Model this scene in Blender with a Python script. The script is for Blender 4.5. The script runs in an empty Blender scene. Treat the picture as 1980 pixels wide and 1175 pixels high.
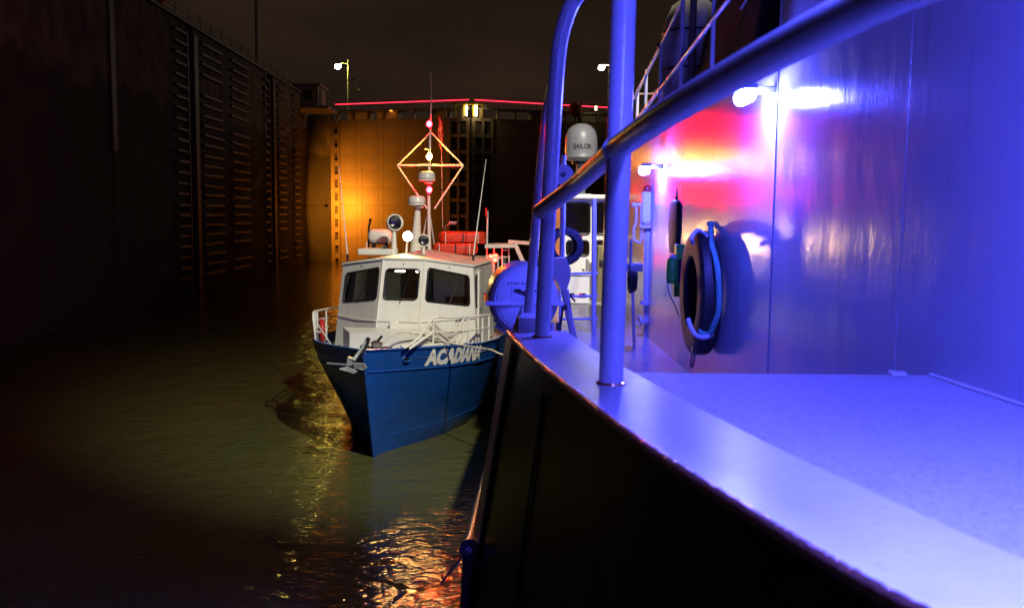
import bpy, bmesh, math, random
from mathutils import Vector, Matrix, Euler, noise
random.seed(7)
R = math.radians
scene = bpy.context.scene
COL = scene.collection
# ---------------------------------------------------------------- camera
FPX = 1760.0                      # focal length in pixels of a 1980 px wide frame
CAM_H = 5.5
cam_d = bpy.data.cameras.new('camera'); cam = bpy.data.objects.new('camera', cam_d); COL.objects.link(cam)
cam_d.sensor_width = 36; cam_d.lens = 36 * FPX / 1980; cam_d.clip_start = .05; cam_d.clip_end = 2000
CM = Matrix.Translation((0, 0, CAM_H)) @ Matrix.Rotation(R(-0.98), 4, 'Z') @ Matrix.Rotation(R(90 - 5.74), 4, 'X') @ Matrix.Rotation(R(0.6), 4, 'Z')
cam.matrix_world = CM
cam_d.dof.use_dof = True; cam_d.dof.focus_distance = 19; cam_d.dof.aperture_fstop = 3.2
scene.camera = cam
scene.render.resolution_x, scene.render.resolution_y = 1024, 607
# ---------------------------------------------------------------- night sky
w = bpy.data.worlds.new('World'); scene.world = w; w.use_nodes = True
nt = w.node_tree; nt.nodes.clear()
o_ = nt.nodes.new('ShaderNodeOutputWorld'); bg = nt.nodes.new('ShaderNodeBackground')
tc = nt.nodes.new('ShaderNodeTexCoord'); mp = nt.nodes.new('ShaderNodeMapping'); mp.inputs['Scale'].default_value = (1.5, 1.5, 4)
nz = nt.nodes.new('ShaderNodeTexNoise'); nz.inputs['Scale'].default_value = 2.4; nz.inputs['Detail'].default_value = 5
cr = nt.nodes.new('ShaderNodeValToRGB')
cr.color_ramp.elements[0].position = .35; cr.color_ramp.elements[0].color = (.0085, .0052, .0036, 1)
cr.color_ramp.elements[1].position = .72; cr.color_ramp.elements[1].color = (.026, .015, .0095, 1)
nt.links.new(tc.outputs['Generated'], mp.inputs['Vector']); nt.links.new(mp.outputs['Vector'], nz.inputs['Vector'])
nt.links.new(nz.outputs['Fac'], cr.inputs['Fac']); nt.links.new(cr.outputs['Color'], bg.inputs['Color']); nt.links.new(bg.outputs[0], o_.inputs['Surface'])
bg.inputs['Strength'].default_value = 1.0
vs = scene.view_settings; vs.view_transform = 'Standard'; vs.look = 'None'; vs.exposure = 0; vs.gamma = 1
scene.cycles.use_denoising = True
scene.cycles.sample_clamp_indirect = 6
scene.cycles.max_bounces = 8
# ---------------------------------------------------------------- lamps of the place that stand outside the frame
def lamp_light(name, kind, loc, target, power, color, size=.2, cone=None, blend=.3):
    d = bpy.data.lights.new(name, kind); d.energy = power; d.color = color
    if kind == 'SPOT': d.spot_size = R(cone); d.spot_blend = blend; d.shadow_soft_size = size
    elif kind == 'AREA': d.size = size
    else: d.shadow_soft_size = size
    o = bpy.data.objects.new(name, d); COL.objects.link(o); o.location = loc
    if target is not None:
        o.rotation_euler = (Vector(target) - Vector(loc)).to_track_quat('-Z', 'Y').to_euler()
    return o
FLOOD = (4.0, 8.2, 15.5)         # white floodlight on the ship's mast
lamp_light('mast_flood_light', 'SPOT', FLOOD, (-1.2, 22.5, 1.5), 15000, (1, .94, .74), .22, 48, .85)
SODIUM = (-17.6, 95.6, 6.0)
lamp_light('sodium_flood_light', 'SPOT', SODIUM, (-15.6, 99.2, 5.9), 3400, (1, .30, .018), .2, 150, .3)

# ---------------------------------------------------------------- pixel helpers (photograph measured at 1980 x 1175)
C3 = CM.to_3x3(); CAMP = Vector((0, 0, CAM_H))
def ray(px, py): return C3 @ Vector(((px - 990) / FPX, (587.5 - py) / FPX, -1))
def P(px, py, Y):
    d = ray(px, py); return CAMP + d * (Y / d.y)
def PZ(px, py, z):
    d = ray(px, py); return CAMP + d * ((z - CAM_H) / d.z)
def PX(px, py, X):
    d = ray(px, py); return CAMP + d * (X / d.x)
def deck_z(Y): return CAM_H - (.634 + .022 * Y)
def PD(px, py):
    d = ray(px, py)
    t = .634 / (-d.z - .022 * d.y)
    return CAMP + d * t
# ---------------------------------------------------------------- materials
MATS = {}
def mat(name, col, rough=.5, metal=0, var=.15, scale=6, bump=0, bscale=40, stretch=(1, 1, 1), emit=None, strength=0, spec=.5, coat=0, var_col=None):
    m = bpy.data.materials.new(name); m.use_nodes = True; MATS[name] = m
    t = m.node_tree; b = t.nodes['Principled BSDF']
    b.inputs['Roughness'].default_value = rough; b.inputs['Metallic'].default_value = metal
    b.inputs['Specular IOR Level'].default_value = spec; b.inputs['Coat Weight'].default_value = coat
    b.inputs['Base Color'].default_value = (*col, 1)
    tc = t.nodes.new('ShaderNodeTexCoord'); mp = t.nodes.new('ShaderNodeMapping'); mp.inputs['Scale'].default_value = stretch
    t.links.new(tc.outputs['Object'], mp.inputs['Vector'])
    if var:
        n = t.nodes.new('ShaderNodeTexNoise'); n.inputs['Scale'].default_value = scale; n.inputs['Detail'].default_value = 6; n.inputs['Roughness'].default_value = .65
        t.links.new(mp.outputs['Vector'], n.inputs['Vector'])
        r = t.nodes.new('ShaderNodeValToRGB')
        lo = var_col if var_col else tuple(c * (1 - var * 1.6) for c in col)
        r.color_ramp.elements[0].position = .32; r.color_ramp.elements[0].color = (*lo, 1)
        r.color_ramp.elements[1].position = .62; r.color_ramp.elements[1].color = (*col, 1)
        t.links.new(n.outputs['Fac'], r.inputs['Fac']); t.links.new(r.outputs['Color'], b.inputs['Base Color'])
        rr = t.nodes.new('ShaderNodeMapRange'); rr.inputs['To Min'].default_value = min(1, rough * 1.25); rr.inputs['To Max'].default_value = rough * .85
        t.links.new(n.outputs['Fac'], rr.inputs['Value']); t.links.new(rr.outputs['Result'], b.inputs['Roughness'])
    if bump:
        n2 = t.nodes.new('ShaderNodeTexNoise'); n2.inputs['Scale'].default_value = bscale; n2.inputs['Detail'].default_value = 4
        t.links.new(mp.outputs['Vector'], n2.inputs['Vector'])
        bp = t.nodes.new('ShaderNodeBump'); bp.inputs['Strength'].default_value = bump; bp.inputs['Distance'].default_value = .02
        t.links.new(n2.outputs['Fac'], bp.inputs['Height']); t.links.new(bp.outputs['Normal'], b.inputs['Normal'])
    if emit:
        b.inputs['Emission Color'].default_value = (*emit, 1); b.inputs['Emission Strength'].default_value = strength
    return m
mat('ship_paint', (.38, .39, .45), .17, var=.04, scale=2, bump=.06, bscale=5, stretch=(1, .4, 2.4), spec=.42)
def add_fine_bump(name, scale, stretch, strength, dist):
    t = MATS[name].node_tree; b = t.nodes['Principled BSDF']; prev = b.inputs['Normal'].links[0].from_socket
    tc = t.nodes.new('ShaderNodeTexCoord'); mp = t.nodes.new('ShaderNodeMapping'); mp.inputs['Scale'].default_value = stretch
    n = t.nodes.new('ShaderNodeTexNoise'); n.inputs['Scale'].default_value = scale; n.inputs['Detail'].default_value = 3; n.inputs['Roughness'].default_value = .6
    bp = t.nodes.new('ShaderNodeBump'); bp.inputs['Strength'].default_value = strength; bp.inputs['Distance'].default_value = dist
    t.links.new(tc.outputs['Object'], mp.inputs[0]); t.links.new(mp.outputs[0], n.inputs['Vector']); t.links.new(n.outputs['Fac'], bp.inputs['Height'])
    t.links.new(prev, bp.inputs['Normal']); t.links.new(bp.outputs[0], b.inputs['Normal'])
add_fine_bump('ship_paint', 42, (1, 1, .55), 1.0, .0014)
add_fine_bump('ship_paint', 1.7, (1, 1, .5), 1.0, .010)
def add_streaks(name, col, scale=9, stretch=(1, 1, .07), lo=.54, hi=.74, amount=.6):
    t = MATS[name].node_tree; b = t.nodes['Principled BSDF']; prev = b.inputs['Base Color'].links[0].from_socket
    tc = t.nodes.new('ShaderNodeTexCoord'); mp = t.nodes.new('ShaderNodeMapping'); mp.inputs['Scale'].default_value = stretch
    n = t.nodes.new('ShaderNodeTexNoise'); n.inputs['Scale'].default_value = scale; n.inputs['Detail'].default_value = 7; n.inputs['Roughness'].default_value = .7
    mr = t.nodes.new('ShaderNodeMapRange'); mr.inputs['From Min'].default_value = lo; mr.inputs['From Max'].default_value = hi; mr.inputs['To Max'].default_value = amount
    mx = t.nodes.new('ShaderNodeMix'); mx.data_type = 'RGBA'; mx.inputs['B'].default_value = (*col, 1)
    t.links.new(tc.outputs['Object'], mp.inputs[0]); t.links.new(mp.outputs[0], n.inputs['Vector']); t.links.new(n.outputs['Fac'], mr.inputs['Value'])
    t.links.new(mr.outputs[0], mx.inputs['Factor']); t.links.new(prev, mx.inputs['A']); t.links.new(mx.outputs['Result'], b.inputs['Base Color'])
add_streaks('ship_paint', (.16, .15, .15), 7, (1, 1, .09), .56, .78, .55)
mat('pipe_paint', (.58, .58, .60), .25, var=.08, scale=9, bump=.08, bscale=60)
mat('nonskid', (.64, .65, .66), .28, var=.22, scale=55, bump=1.0, bscale=85)
mat('gunwale_paint', (.66, .66, .68), .30, var=.07, scale=7, bump=.05, bscale=30)
mat('main_deck_paint', (.42, .40, .42), .22, var=.12, scale=4, bump=.08, bscale=15)
mat('hull_black', (.022, .022, .022), .30, var=.2, scale=5, bump=.08, bscale=9)
mat('bar_grey', (.6, .61, .63), .4, var=.2, scale=12, bump=.1, bscale=30, stretch=(1, 1, .2))
mat('weld', (.92, .42, .22), .12, metal=.9, var=.2, scale=40, bump=.03, bscale=150)
mat('rubber', (.010, .0095, .0095), .55, var=.2, scale=14, bump=.15, bscale=60)
mat('raft_white', (.62, .63, .66), .35, var=.06, scale=5)
mat('print_black', (.012, .012, .014), .5, var=0)
mat('print_white', (.86, .86, .82), .4, var=0)
mat('rope_teal', (.10, .36, .30), .8, var=.2, scale=50, bump=.3, bscale=90)
mat('rope_white', (.72, .68, .58), .85, var=.15, scale=40, bump=.3, bscale=90)
mat('webbing', (.5, .52, .6), .7, var=.1)
mat('green_paint', (.05, .45, .05), .35, var=.15, scale=14)
mat('dark_metal', (.04, .04, .045), .35, metal=.6, var=.2)
mat('steel', (.45, .45, .46), .3, metal=.9, var=.15, scale=20)
mat('boat_white', (.78, .77, .70), .32, var=.05, scale=3, bump=.05, bscale=5)
mat('boat_deck', (.55, .54, .52), .55, var=.12, scale=6, bump=.1, bscale=60)
mat('boat_blue', (.012, .085, .36), .26, var=.10, scale=2.5, bump=.06, bscale=4)
mat('gasket', (.010, .010, .011), .45, var=0)
mat('interior', (.16, .13, .10), .6, var=.15)
mat('interior_light', (.5, .49, .44), .5, var=.1)
mat('wood', (.16, .06, .02), .4, var=.3, scale=8, stretch=(6, 6, 1))
mat('float_orange', (.62, .045, .012), .55, var=.15, scale=10)
mat('red_paint', (.45, .02, .015), .4, var=.1)
mat('orange_paint', (.55, .13, .02), .5, var=.15)
mat('chain_grey', (.35, .38, .36), .45, metal=.3, var=.25, scale=15)
mat('galvanised', (.34, .33, .30), .5, metal=.3, var=.2, scale=10)
mat('concrete', (.19, .165, .135), .85, var=.35, scale=.9, bump=.4, bscale=3, stretch=(1, 1, .6))
mat('armor_steel', (.10, .072, .054), .5, metal=.2, var=.3, scale=4)
mat('gate_paint', (.36, .29, .20), .5, var=.18, scale=.7, bump=.1, bscale=2, stretch=(1, 1, .35))
mat('gate_dark', (.10, .085, .07), .6, var=.3, scale=2)
mat('house_cream', (.50, .46, .36), .6, var=.12, scale=2)
mat('yellow_paint', (.55, .42, .04), .5, var=.1)
mat('cabinet_olive', (.20, .17, .07), .5, var=.15)
mat('canvas_navy', (.010, .013, .05), .8, var=.2, scale=5, bump=.3, bscale=6)
mat('tank_white', (.62, .60, .50), .45, var=.1)
mat('dome_white', (.18, .18, .21), .4, var=.03)
mat('flag_red', (.2, .015, .02), .8, var=.1); mat('flag_white', (.4, .38, .36), .8, var=.1); mat('flag_blue', (.02, .03, .2), .8, var=.1)
add_streaks('boat_white', (.42, .36, .28), 6, (1, 1, .12), .56, .8, .5)
add_streaks('boat_blue', (.02, .05, .16), 5, (1, 1, .2), .52, .75, .6)
add_streaks('hull_black', (.05, .04, .03), 5, (1, 1, .12), .5, .72, .8)
add_streaks('gate_paint', (.10, .055, .03), 2.2, (1, 1, .10), .5, .8, .4)
add_streaks('concrete', (.05, .045, .04), 1.0, (1, 1, .12), .45, .72, .8)
add_streaks('gunwale_paint', (.30, .26, .25), 14, (1, 1, 1), .6, .74, .6)
add_streaks('nonskid', (.34, .33, .34), 9, (1, 1, 1), .56, .76, .6)
add_streaks('pipe_paint', (.26, .2, .18), 30, (1, 1, .4), .62, .74, .6)
def add_tide_line(name, z0, col):
    t = MATS[name].node_tree; b = t.nodes['Principled BSDF']; prev = b.inputs['Base Color'].links[0].from_socket
    tc = t.nodes.new('ShaderNodeTexCoord'); sp = t.nodes.new('ShaderNodeSeparateXYZ'); n = t.nodes.new('ShaderNodeTexNoise'); n.inputs['Scale'].default_value = .5; n.inputs['Detail'].default_value = 8
    ma = t.nodes.new('ShaderNodeMath'); ma.operation = 'MULTIPLY_ADD'; ma.inputs[1].default_value = 4.0
    mr = t.nodes.new('ShaderNodeMapRange'); mr.inputs['From Min'].default_value = z0 + 1.7; mr.inputs['From Max'].default_value = z0 + 2.3; mr.inputs['To Min'].default_value = .85; mr.inputs['To Max'].default_value = 0
    mx = t.nodes.new('ShaderNodeMix'); mx.data_type = 'RGBA'; mx.inputs['B'].default_value = (*col, 1)
    t.links.new(tc.outputs['Object'], sp.inputs[0]); t.links.new(tc.outputs['Object'], n.inputs['Vector']); t.links.new(n.outputs['Fac'], ma.inputs[0]); t.links.new(sp.outputs['Z'], ma.inputs[2])
    t.links.new(ma.outputs[0], mr.inputs['Value']); t.links.new(mr.outputs[0], mx.inputs['Factor']); t.links.new(prev, mx.inputs['A']); t.links.new(mx.outputs['Result'], b.inputs['Base Color'])
add_tide_line('concrete', 11.8, (.035, .033, .026))
def emat(name, col, strength, base=(.8, .8, .8)): return mat(name, base, .3, var=0, emit=col, strength=strength)
emat('lamp_blue', (.067, .075, 1), 2200)
emat('lamp_red', (1, .0006, .0014), 1200)
emat('lamp_amber', (1, .34, .025), 1300)
emat('lamp_work', (1, .56, .17), 800)
emat('lamp_stern', (1, .008, .003), 60)
emat('lamp_post', (1, .86, .14), 420)
emat('lamp_post_white', (1, .93, .78), 500)
emat('lamp_gate', (1, .80, .42), 14)
emat('lamp_small', (1, .25, .03), 8)
emat('strip_red', (1, .03, .07), 2.2, (.5, .05, .05))
emat('cabin_lamp', (1, .9, .65), 22)
mat('roof_deck', (.5, .46, .42), .6, var=.2, scale=4)

def glass_mat():
    m = bpy.data.materials.new('window_glass'); m.use_nodes = True; MATS['window_glass'] = m
    t = m.node_tree; t.nodes.clear()
    o = t.nodes.new('ShaderNodeOutputMaterial'); mx = t.nodes.new('ShaderNodeMixShader'); tr = t.nodes.new('ShaderNodeBsdfTransparent'); gl = t.nodes.new('ShaderNodeBsdfGlossy')
    tr.inputs['Color'].default_value = (.8, .82, .8, 1); gl.inputs['Roughness'].default_value = .03
    fr = t.nodes.new('ShaderNodeFresnel'); fr.inputs['IOR'].default_value = 1.5
    t.links.new(fr.outputs[0], mx.inputs[0]); t.links.new(tr.outputs[0], mx.inputs[1]); t.links.new(gl.outputs[0], mx.inputs[2]); t.links.new(mx.outputs[0], o.inputs[0])
glass_mat()
def water_mat():
    m = bpy.data.materials.new('lock_water'); m.use_nodes = True; MATS['lock_water'] = m
    t = m.node_tree; b = t.nodes['Principled BSDF']
    b.inputs['Base Color'].default_value = (.080, .080, .026, 1); b.inputs['Roughness'].default_value = .07; b.inputs['IOR'].default_value = 1.33
    tc = t.nodes.new('ShaderNodeTexCoord')
    def layer(scale, dist, st, rot=0):
        mp = t.nodes.new('ShaderNodeMapping'); mp.inputs['Scale'].default_value = st; mp.inputs['Rotation'].default_value = (0, 0, rot)
        n = t.nodes.new('ShaderNodeTexNoise'); n.inputs['Scale'].default_value = scale; n.inputs['Detail'].default_value = 3; n.inputs['Distortion'].default_value = .6
        t.links.new(tc.outputs['Object'], mp.inputs[0]); t.links.new(mp.outputs[0], n.inputs['Vector'])
        bp = t.nodes.new('ShaderNodeBump'); bp.inputs['Strength'].default_value = 1; bp.inputs['Distance'].default_value = dist
        t.links.new(n.outputs['Fac'], bp.inputs['Height']); return bp
    a = layer(1.1, .062, (1, 1.3, 1), .3); c = layer(4.2, .023, (1, 1.5, 1), -.2)
    e = layer(12, .006, (1, 1.4, 1), .5); g = layer(.32, .07, (1, 1.2, 1), .8)
    t.links.new(g.outputs[0], a.inputs['Normal'])
    t.links.new(a.outputs[0], c.inputs['Normal']); t.links.new(c.outputs[0], e.inputs['Normal']); t.links.new(e.outputs[0], b.inputs['Normal'])
water_mat()

# ---------------------------------------------------------------- mesh helpers
class MB:
    def __init__(s): s.v = []; s.f = []; s.sm = []
    def add(s, vs, fs, smooth=False):
        n = len(s.v); s.v += [Vector(p) for p in vs]; s.f += [tuple(i + n for i in f) for f in fs]; s.sm += [smooth] * len(fs)
    def box(s, c, size, rot=None, bev=0):
        c = Vector(c); M = Euler(rot).to_matrix() if rot is not None and not isinstance(rot, Matrix) else (rot or Matrix.Identity(3))
        bm = bmesh.new(); bmesh.ops.create_cube(bm, size=1)
        for v in bm.verts: v.co = Vector((v.co.x * size[0], v.co.y * size[1], v.co.z * size[2]))
        if bev: bmesh.ops.bevel(bm, geom=bm.edges[:], offset=bev, segments=2, affect='EDGES', profile=.5)
        bm.verts.index_update()
        s.add([c + M @ v.co for v in bm.verts], [[v.index for v in f.verts] for f in bm.faces]); bm.free()
    def beam(s, a, b, wx, wz, up=(0, 0, 1)):
        a = Vector(a); b = Vector(b); d = b - a; y = d.normalized(); u = Vector(up)
        x = y.cross(u).normalized(); z = x.cross(y)
        s.box((a + b) / 2, (wx, d.length, wz), Matrix((x, y, z)).transposed())
    def tube(s, pts, r, n=10, cap=True, closed=False):
        pts = [Vector(p) for p in pts]; rs = r if isinstance(r, (list, tuple)) else [r] * len(pts)
        m = len(pts); vs = []; prev = None
        for i, p in enumerate(pts):
            if closed: d = pts[(i + 1) % m] - pts[i - 1]
            else: d = pts[min(i + 1, m - 1)] - pts[max(i - 1, 0)]
            d.normalize()
            if prev is None:
                a = Vector((0, 0, 1)) if abs(d.z) < .9 else Vector((1, 0, 0)); x = d.cross(a).normalized()
            else: x = (prev - d * prev.dot(d)).normalized()
            prev = x; y = d.cross(x)
            for k in range(n):
                t = 2 * math.pi * k / n; vs.append(p + (x * math.cos(t) + y * math.sin(t)) * rs[i])
        fs = []
        for i in range(m if closed else m - 1):
            j = (i + 1) % m
            for k in range(n): fs.append((i * n + k, i * n + (k + 1) % n, j * n + (k + 1) % n, j * n + k))
        s.add(vs, fs, True)
        if cap and not closed:
            b = len(s.v) - len(vs)
            s.f += [tuple(b + k for k in reversed(range(n))), tuple(b + (m - 1) * n + k for k in range(n))]; s.sm += [False, False]
    def lathe(s, prof, loc, axis=(0, 0, 1), n=28, smooth=True):
        loc = Vector(loc); z = Vector(axis).normalized(); a = Vector((1, 0, 0)) if abs(z.x) < .9 else Vector((0, 0, 1))
        x = (a - z * a.dot(z)).normalized(); y = z.cross(x); vs = []
        for (r, h) in prof:
            for k in range(n):
                t = 2 * math.pi * k / n; vs.append(loc + z * h + (x * math.cos(t) + y * math.sin(t)) * max(r, .0004))
        fs = []
        for i in range(len(prof) - 1):
            for k in range(n): fs.append((i * n + k, i * n + (k + 1) % n, (i + 1) * n + (k + 1) % n, (i + 1) * n + k))
        s.add(vs, fs, smooth)
    def sphere(s, c, r, sx=1, sy=1, sz=1, n=14):
        prof = [(r * math.sin(math.pi * i / (n // 2 + 2)), -r * math.cos(math.pi * i / (n // 2 + 2))) for i in range(n // 2 + 3)]
        b = len(s.v); s.lathe(prof, (0, 0, 0), n=n)
        for i in range(b, len(s.v)): v = s.v[i]; s.v[i] = Vector(c) + Vector((v.x * sx, v.y * sy, v.z * sz))
    def torus(s, c, R_, r, axis, n=40, k=14, sq=1):
        c = Vector(c); z = Vector(axis).normalized(); a = Vector((0, 0, 1)) if abs(z.z) < .9 else Vector((1, 0, 0))
        x = (a - z * a.dot(z)).normalized(); y = z.cross(x)
        vs = []; fs = []
        for i in range(n):
            t = 2 * math.pi * i / n; d = x * math.cos(t) + y * math.sin(t)
            for j in range(k):
                u = 2 * math.pi * j / k; vs.append(c + d * (R_ + r * math.cos(u)) + z * r * sq * math.sin(u))
        for i in range(n):
            for j in range(k): fs.append((i * k + j, ((i + 1) % n) * k + j, ((i + 1) % n) * k + (j + 1) % k, i * k + (j + 1) % k))
        s.add(vs, fs, True)
    def prism(s, poly, off):
        poly = [Vector(p) for p in poly]; off = Vector(off); n = len(poly)
        s.add(poly + [p + off for p in poly], [tuple(range(n)), tuple(reversed(range(n, 2 * n)))] + [(i, i + n, (i + 1) % n + n, (i + 1) % n) for i in range(n)])
    def build(s, name, m, parent=None, origin=None, sharp=40, label=None):
        base = Vector(parent['wloc']) if parent is not None and 'wloc' in parent else Vector((0, 0, 0))
        org = Vector(origin) if origin is not None else (base if parent is not None else Vector((0, 0, 0)))
        me = bpy.data.meshes.new(name); me.from_pydata([tuple(v - org) for v in s.v], [], s.f)
        bm = bmesh.new(); bm.from_mesh(me); bmesh.ops.recalc_face_normals(bm, faces=bm.faces[:]); bm.to_mesh(me); bm.free()
        me.polygons.foreach_set('use_smooth', s.sm if len(s.sm) == len(me.polygons) else [False] * len(me.polygons))
        if any(s.sm): me.set_sharp_from_angle(angle=R(sharp))
        me.materials.append(MATS[m]); o = bpy.data.objects.new(name, me); COL.objects.link(o)
        if parent is not None: o.parent = parent
        o.location = org - base
        o['wloc'] = tuple(org)
        if label: o['label'] = label
        return o
def thing(name, label, cat, loc, group=None):
    o = bpy.data.objects.new(name, None); COL.objects.link(o); o.empty_display_size = .2
    o.location = loc; o['wloc'] = tuple(loc); o['label'] = label; o['category'] = cat
    if group: o['group'] = group
    return o
def tag(o, label, cat, group=None):
    o['label'] = label; o['category'] = cat
    if group: o['group'] = group
    return o
def copy_part(o, parent, loc):
    c = o.copy(); COL.objects.link(c); c.parent = parent; c.location = Vector(loc) - Vector(parent['wloc']); return c
def part(name, m, parent, fn, **k):
    b = MB(); fn(b); return b.build(name, m, parent, **k)
def lerp(a, b, t): return a + (b - a) * t
def interp(tab, x):
    if x <= tab[0][0]: return tab[0][1]
    for (x0, y0), (x1, y1) in zip(tab, tab[1:]):
        if x <= x1: return y0 + (y1 - y0) * (x - x0) / (x1 - x0)
    return tab[-1][1]
def text_mesh(s, extr=0, offset=0, shear=0):
    c = bpy.data.curves.new('t', 'FONT'); c.body = s; c.size = 1; c.offset = offset; c.shear = shear; c.resolution_u = 3; c.fill_mode = 'FRONT'
    o = bpy.data.objects.new('t', c); COL.objects.link(o); dg = bpy.context.evaluated_depsgraph_get(); me = bpy.data.meshes.new_from_object(o.evaluated_get(dg))
    vs = [v.co.copy() for v in me.vertices]; fs = [tuple(p.vertices) for p in me.polygons]
    bpy.data.objects.remove(o); bpy.data.curves.remove(c); bpy.data.meshes.remove(me)
    x0 = min(v.x for v in vs); x1 = max(v.x for v in vs); y0 = min(v.y for v in vs); y1 = max(v.y for v in vs)
    return [((v.x - x0) / (x1 - x0), (v.y - y0) / (y1 - y0)) for v in vs], fs

# ================================================================ SETTING
# ---- water
WL, WR = -19.6, 14.8
b = MB(); b.add([(WL - 3, -80, 0), (WR + 1, -80, 0), (WR + 1, 112, 0), (WL - 3, 112, 0)], [(0, 1, 2, 3)])
wt = b.build('water', 'lock_water'); wt['kind'] = 'structure'

# ---- left lock wall
WT = 17.0                          # coping height
lw = thing('lock_wall', 'tall dark concrete lock wall with armour bars on the far side of the water', 'lock wall', (WL - 2, 45, 0))
def Yx(px): return P(px, 300, 1).x and WL / (P(px, 300, 1).x)
joints = [-60, -20, 4, 25, Yx(217), Yx(364), Yx(377), Yx(520), Yx(528), 92.0]
for i, (y0, y1) in enumerate(zip(joints, joints[1:])):
    g = .05
    if i in (5, 7):   # recessed slots for floating mooring bitts
        part('wall_recess', 'concrete', lw, lambda m: m.box((WL - 4.75, (y0 + y1) / 2, WT / 2 - 1), (8, y1 - y0, WT + 2)))
        part('guide_channel', 'armor_steel', lw, lambda m: (m.box((WL + .0, y1 + .35, WT / 2 - .6), (.24, .7, WT + .4)), m.box((WL + .12, y0 - .10, WT / 2 - .6), (.12, .14, WT + .4))))
    else:
        part('wall_panel', 'concrete', lw, lambda m: m.box((WL - 4, (y0 + y1) / 2, WT / 2 - 1), (8, y1 - y0 - g, WT + 2), bev=.06))
part('joint_strip', 'armor_steel', lw, lambda m: m.box((WL + .05, Yx(221), 12.6), (.12, .55, 8.4)))
part('coping', 'armor_steel', lw, lambda m: m.box((WL - .25, 16, WT + .08), (.9, 151.9, .16)))
# armour bars
secs = [(338, 360), (390, 428), (446, 480), (510, 518), (536, 551), (566, 577)]
for (a, c) in secs:
    ya, yc = Yx(a), Yx(c)
    b = MB(); b.box((WL + .1, (ya + yc) / 2, 16.3), (.26, yc - ya, .2), bev=.05)
    proto = b.build('armor_bar', 'armor_steel', lw, origin=(WL + .1, (ya + yc) / 2, 16.3))
    for k in range(1, 24):
        if random.random() < .04: continue
        q = copy_part(proto, lw, (WL + .1 - random.random() * .1, (ya + yc) / 2 + random.uniform(-.12, .12), 16.3 - k * .66 + random.uniform(-.03, .03))); q.rotation_euler.x = random.uniform(-.008, .008)
# guard rail along the coping
gr = thing('guard_rail', 'steel post-and-rail guard fence along the top of the far lock wall', 'railing', (WL - .5, 60, WT))
b = MB(); b.tube([(0, 0, 0), (0, 0, 1.1)], .045, 6); rp = b.build('post', 'galvanised', gr, origin=(0, 0, 0)); 
ys = [20 + 2.4 * i for i in range(30)]
for i, y in enumerate(ys):
    if i == 0: rp.location = Vector((WL - .5, y, WT + .16)) - Vector(gr['wloc'])
    else: copy_part(rp, gr, (WL - .5, y, WT + .16))
for z in (.45, .8, 1.08): part('rail', 'galvanised', gr, lambda m: m.tube([(WL - .5, 18, WT + .16 + z), (WL - .5, 91, WT + .16 + z)], .028, 6))
# orange barrels on the wall top
for px, py, lab in ((309, 36, 'larger orange steel barrel on the lock wall coping'), (340, 57, 'smaller orange bollard next to the barrel on the lock wall')):
    Y = Yx(px - 4); X = WL - .6
    if px == 309:
        t = thing('barrel', lab, 'barrel', (X, Y, WT + .16))
        part('drum', 'orange_paint', t, lambda m: m.lathe([(0, 0), (.42, 0), (.44, .05), (.44, .5), (.46, .53), (.44, .56), (.44, 1.0), (.4, 1.06), (0, 1.06)], (X, Y, WT + .16)))
        part('rim', 'dark_metal', t, lambda m: m.torus((X, Y, WT + 1.22), .42, .025, (0, 0, 1)))
    else:
        t = thing('bollard', lab, 'bollard', (X, Y, WT + .16))
        part('post', 'orange_paint', t, lambda m: m.lathe([(0, 0), (.3, 0), (.28, .1), (.24, .2), (.24, .6), (.34, .68), (.36, .78), (.3, .84), (0, .86)], (X, Y, WT + .16)))
        part('flange', 'armor_steel', t, lambda m: m.lathe([(0, 0), (.42, 0), (.42, .04), (0, .04)], (X, Y, WT + .16)))
# gate-recess wall beyond the long wall, right lock wall
rw = thing('gate_bay_wall', 'orange-lit concrete pier beside the left hinge of the lock gate', 'wall', (WL - 4, 98, 0))
part('pier', 'concrete', rw, lambda m: m.box((WL - 4.9, 99.6, 7), (8, 15, 18), bev=.08))
part('hinge_pier', 'concrete', rw, lambda m: m.box((WL + .1, 101.9, 7), (3.3, 3, 17.6), bev=.06))
part('recess_pipe', 'gate_dark', rw, lambda m: m.box((WL - .75, 94.5, 7), (.35, .5, 16.5)))
rr = thing('right_lock_wall', 'dark concrete lock wall hidden behind the ship', 'lock wall', (WR + 4, 20, 0))
part('wall_panel', 'concrete', rr, lambda m: m.box((WR + 4, 20, 7.5), (8, 180, 19)))
part('coping', 'armor_steel', rr, lambda m: m.box((WR + .3, 20, 17.06), (.7, 179.8, .12)))

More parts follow.
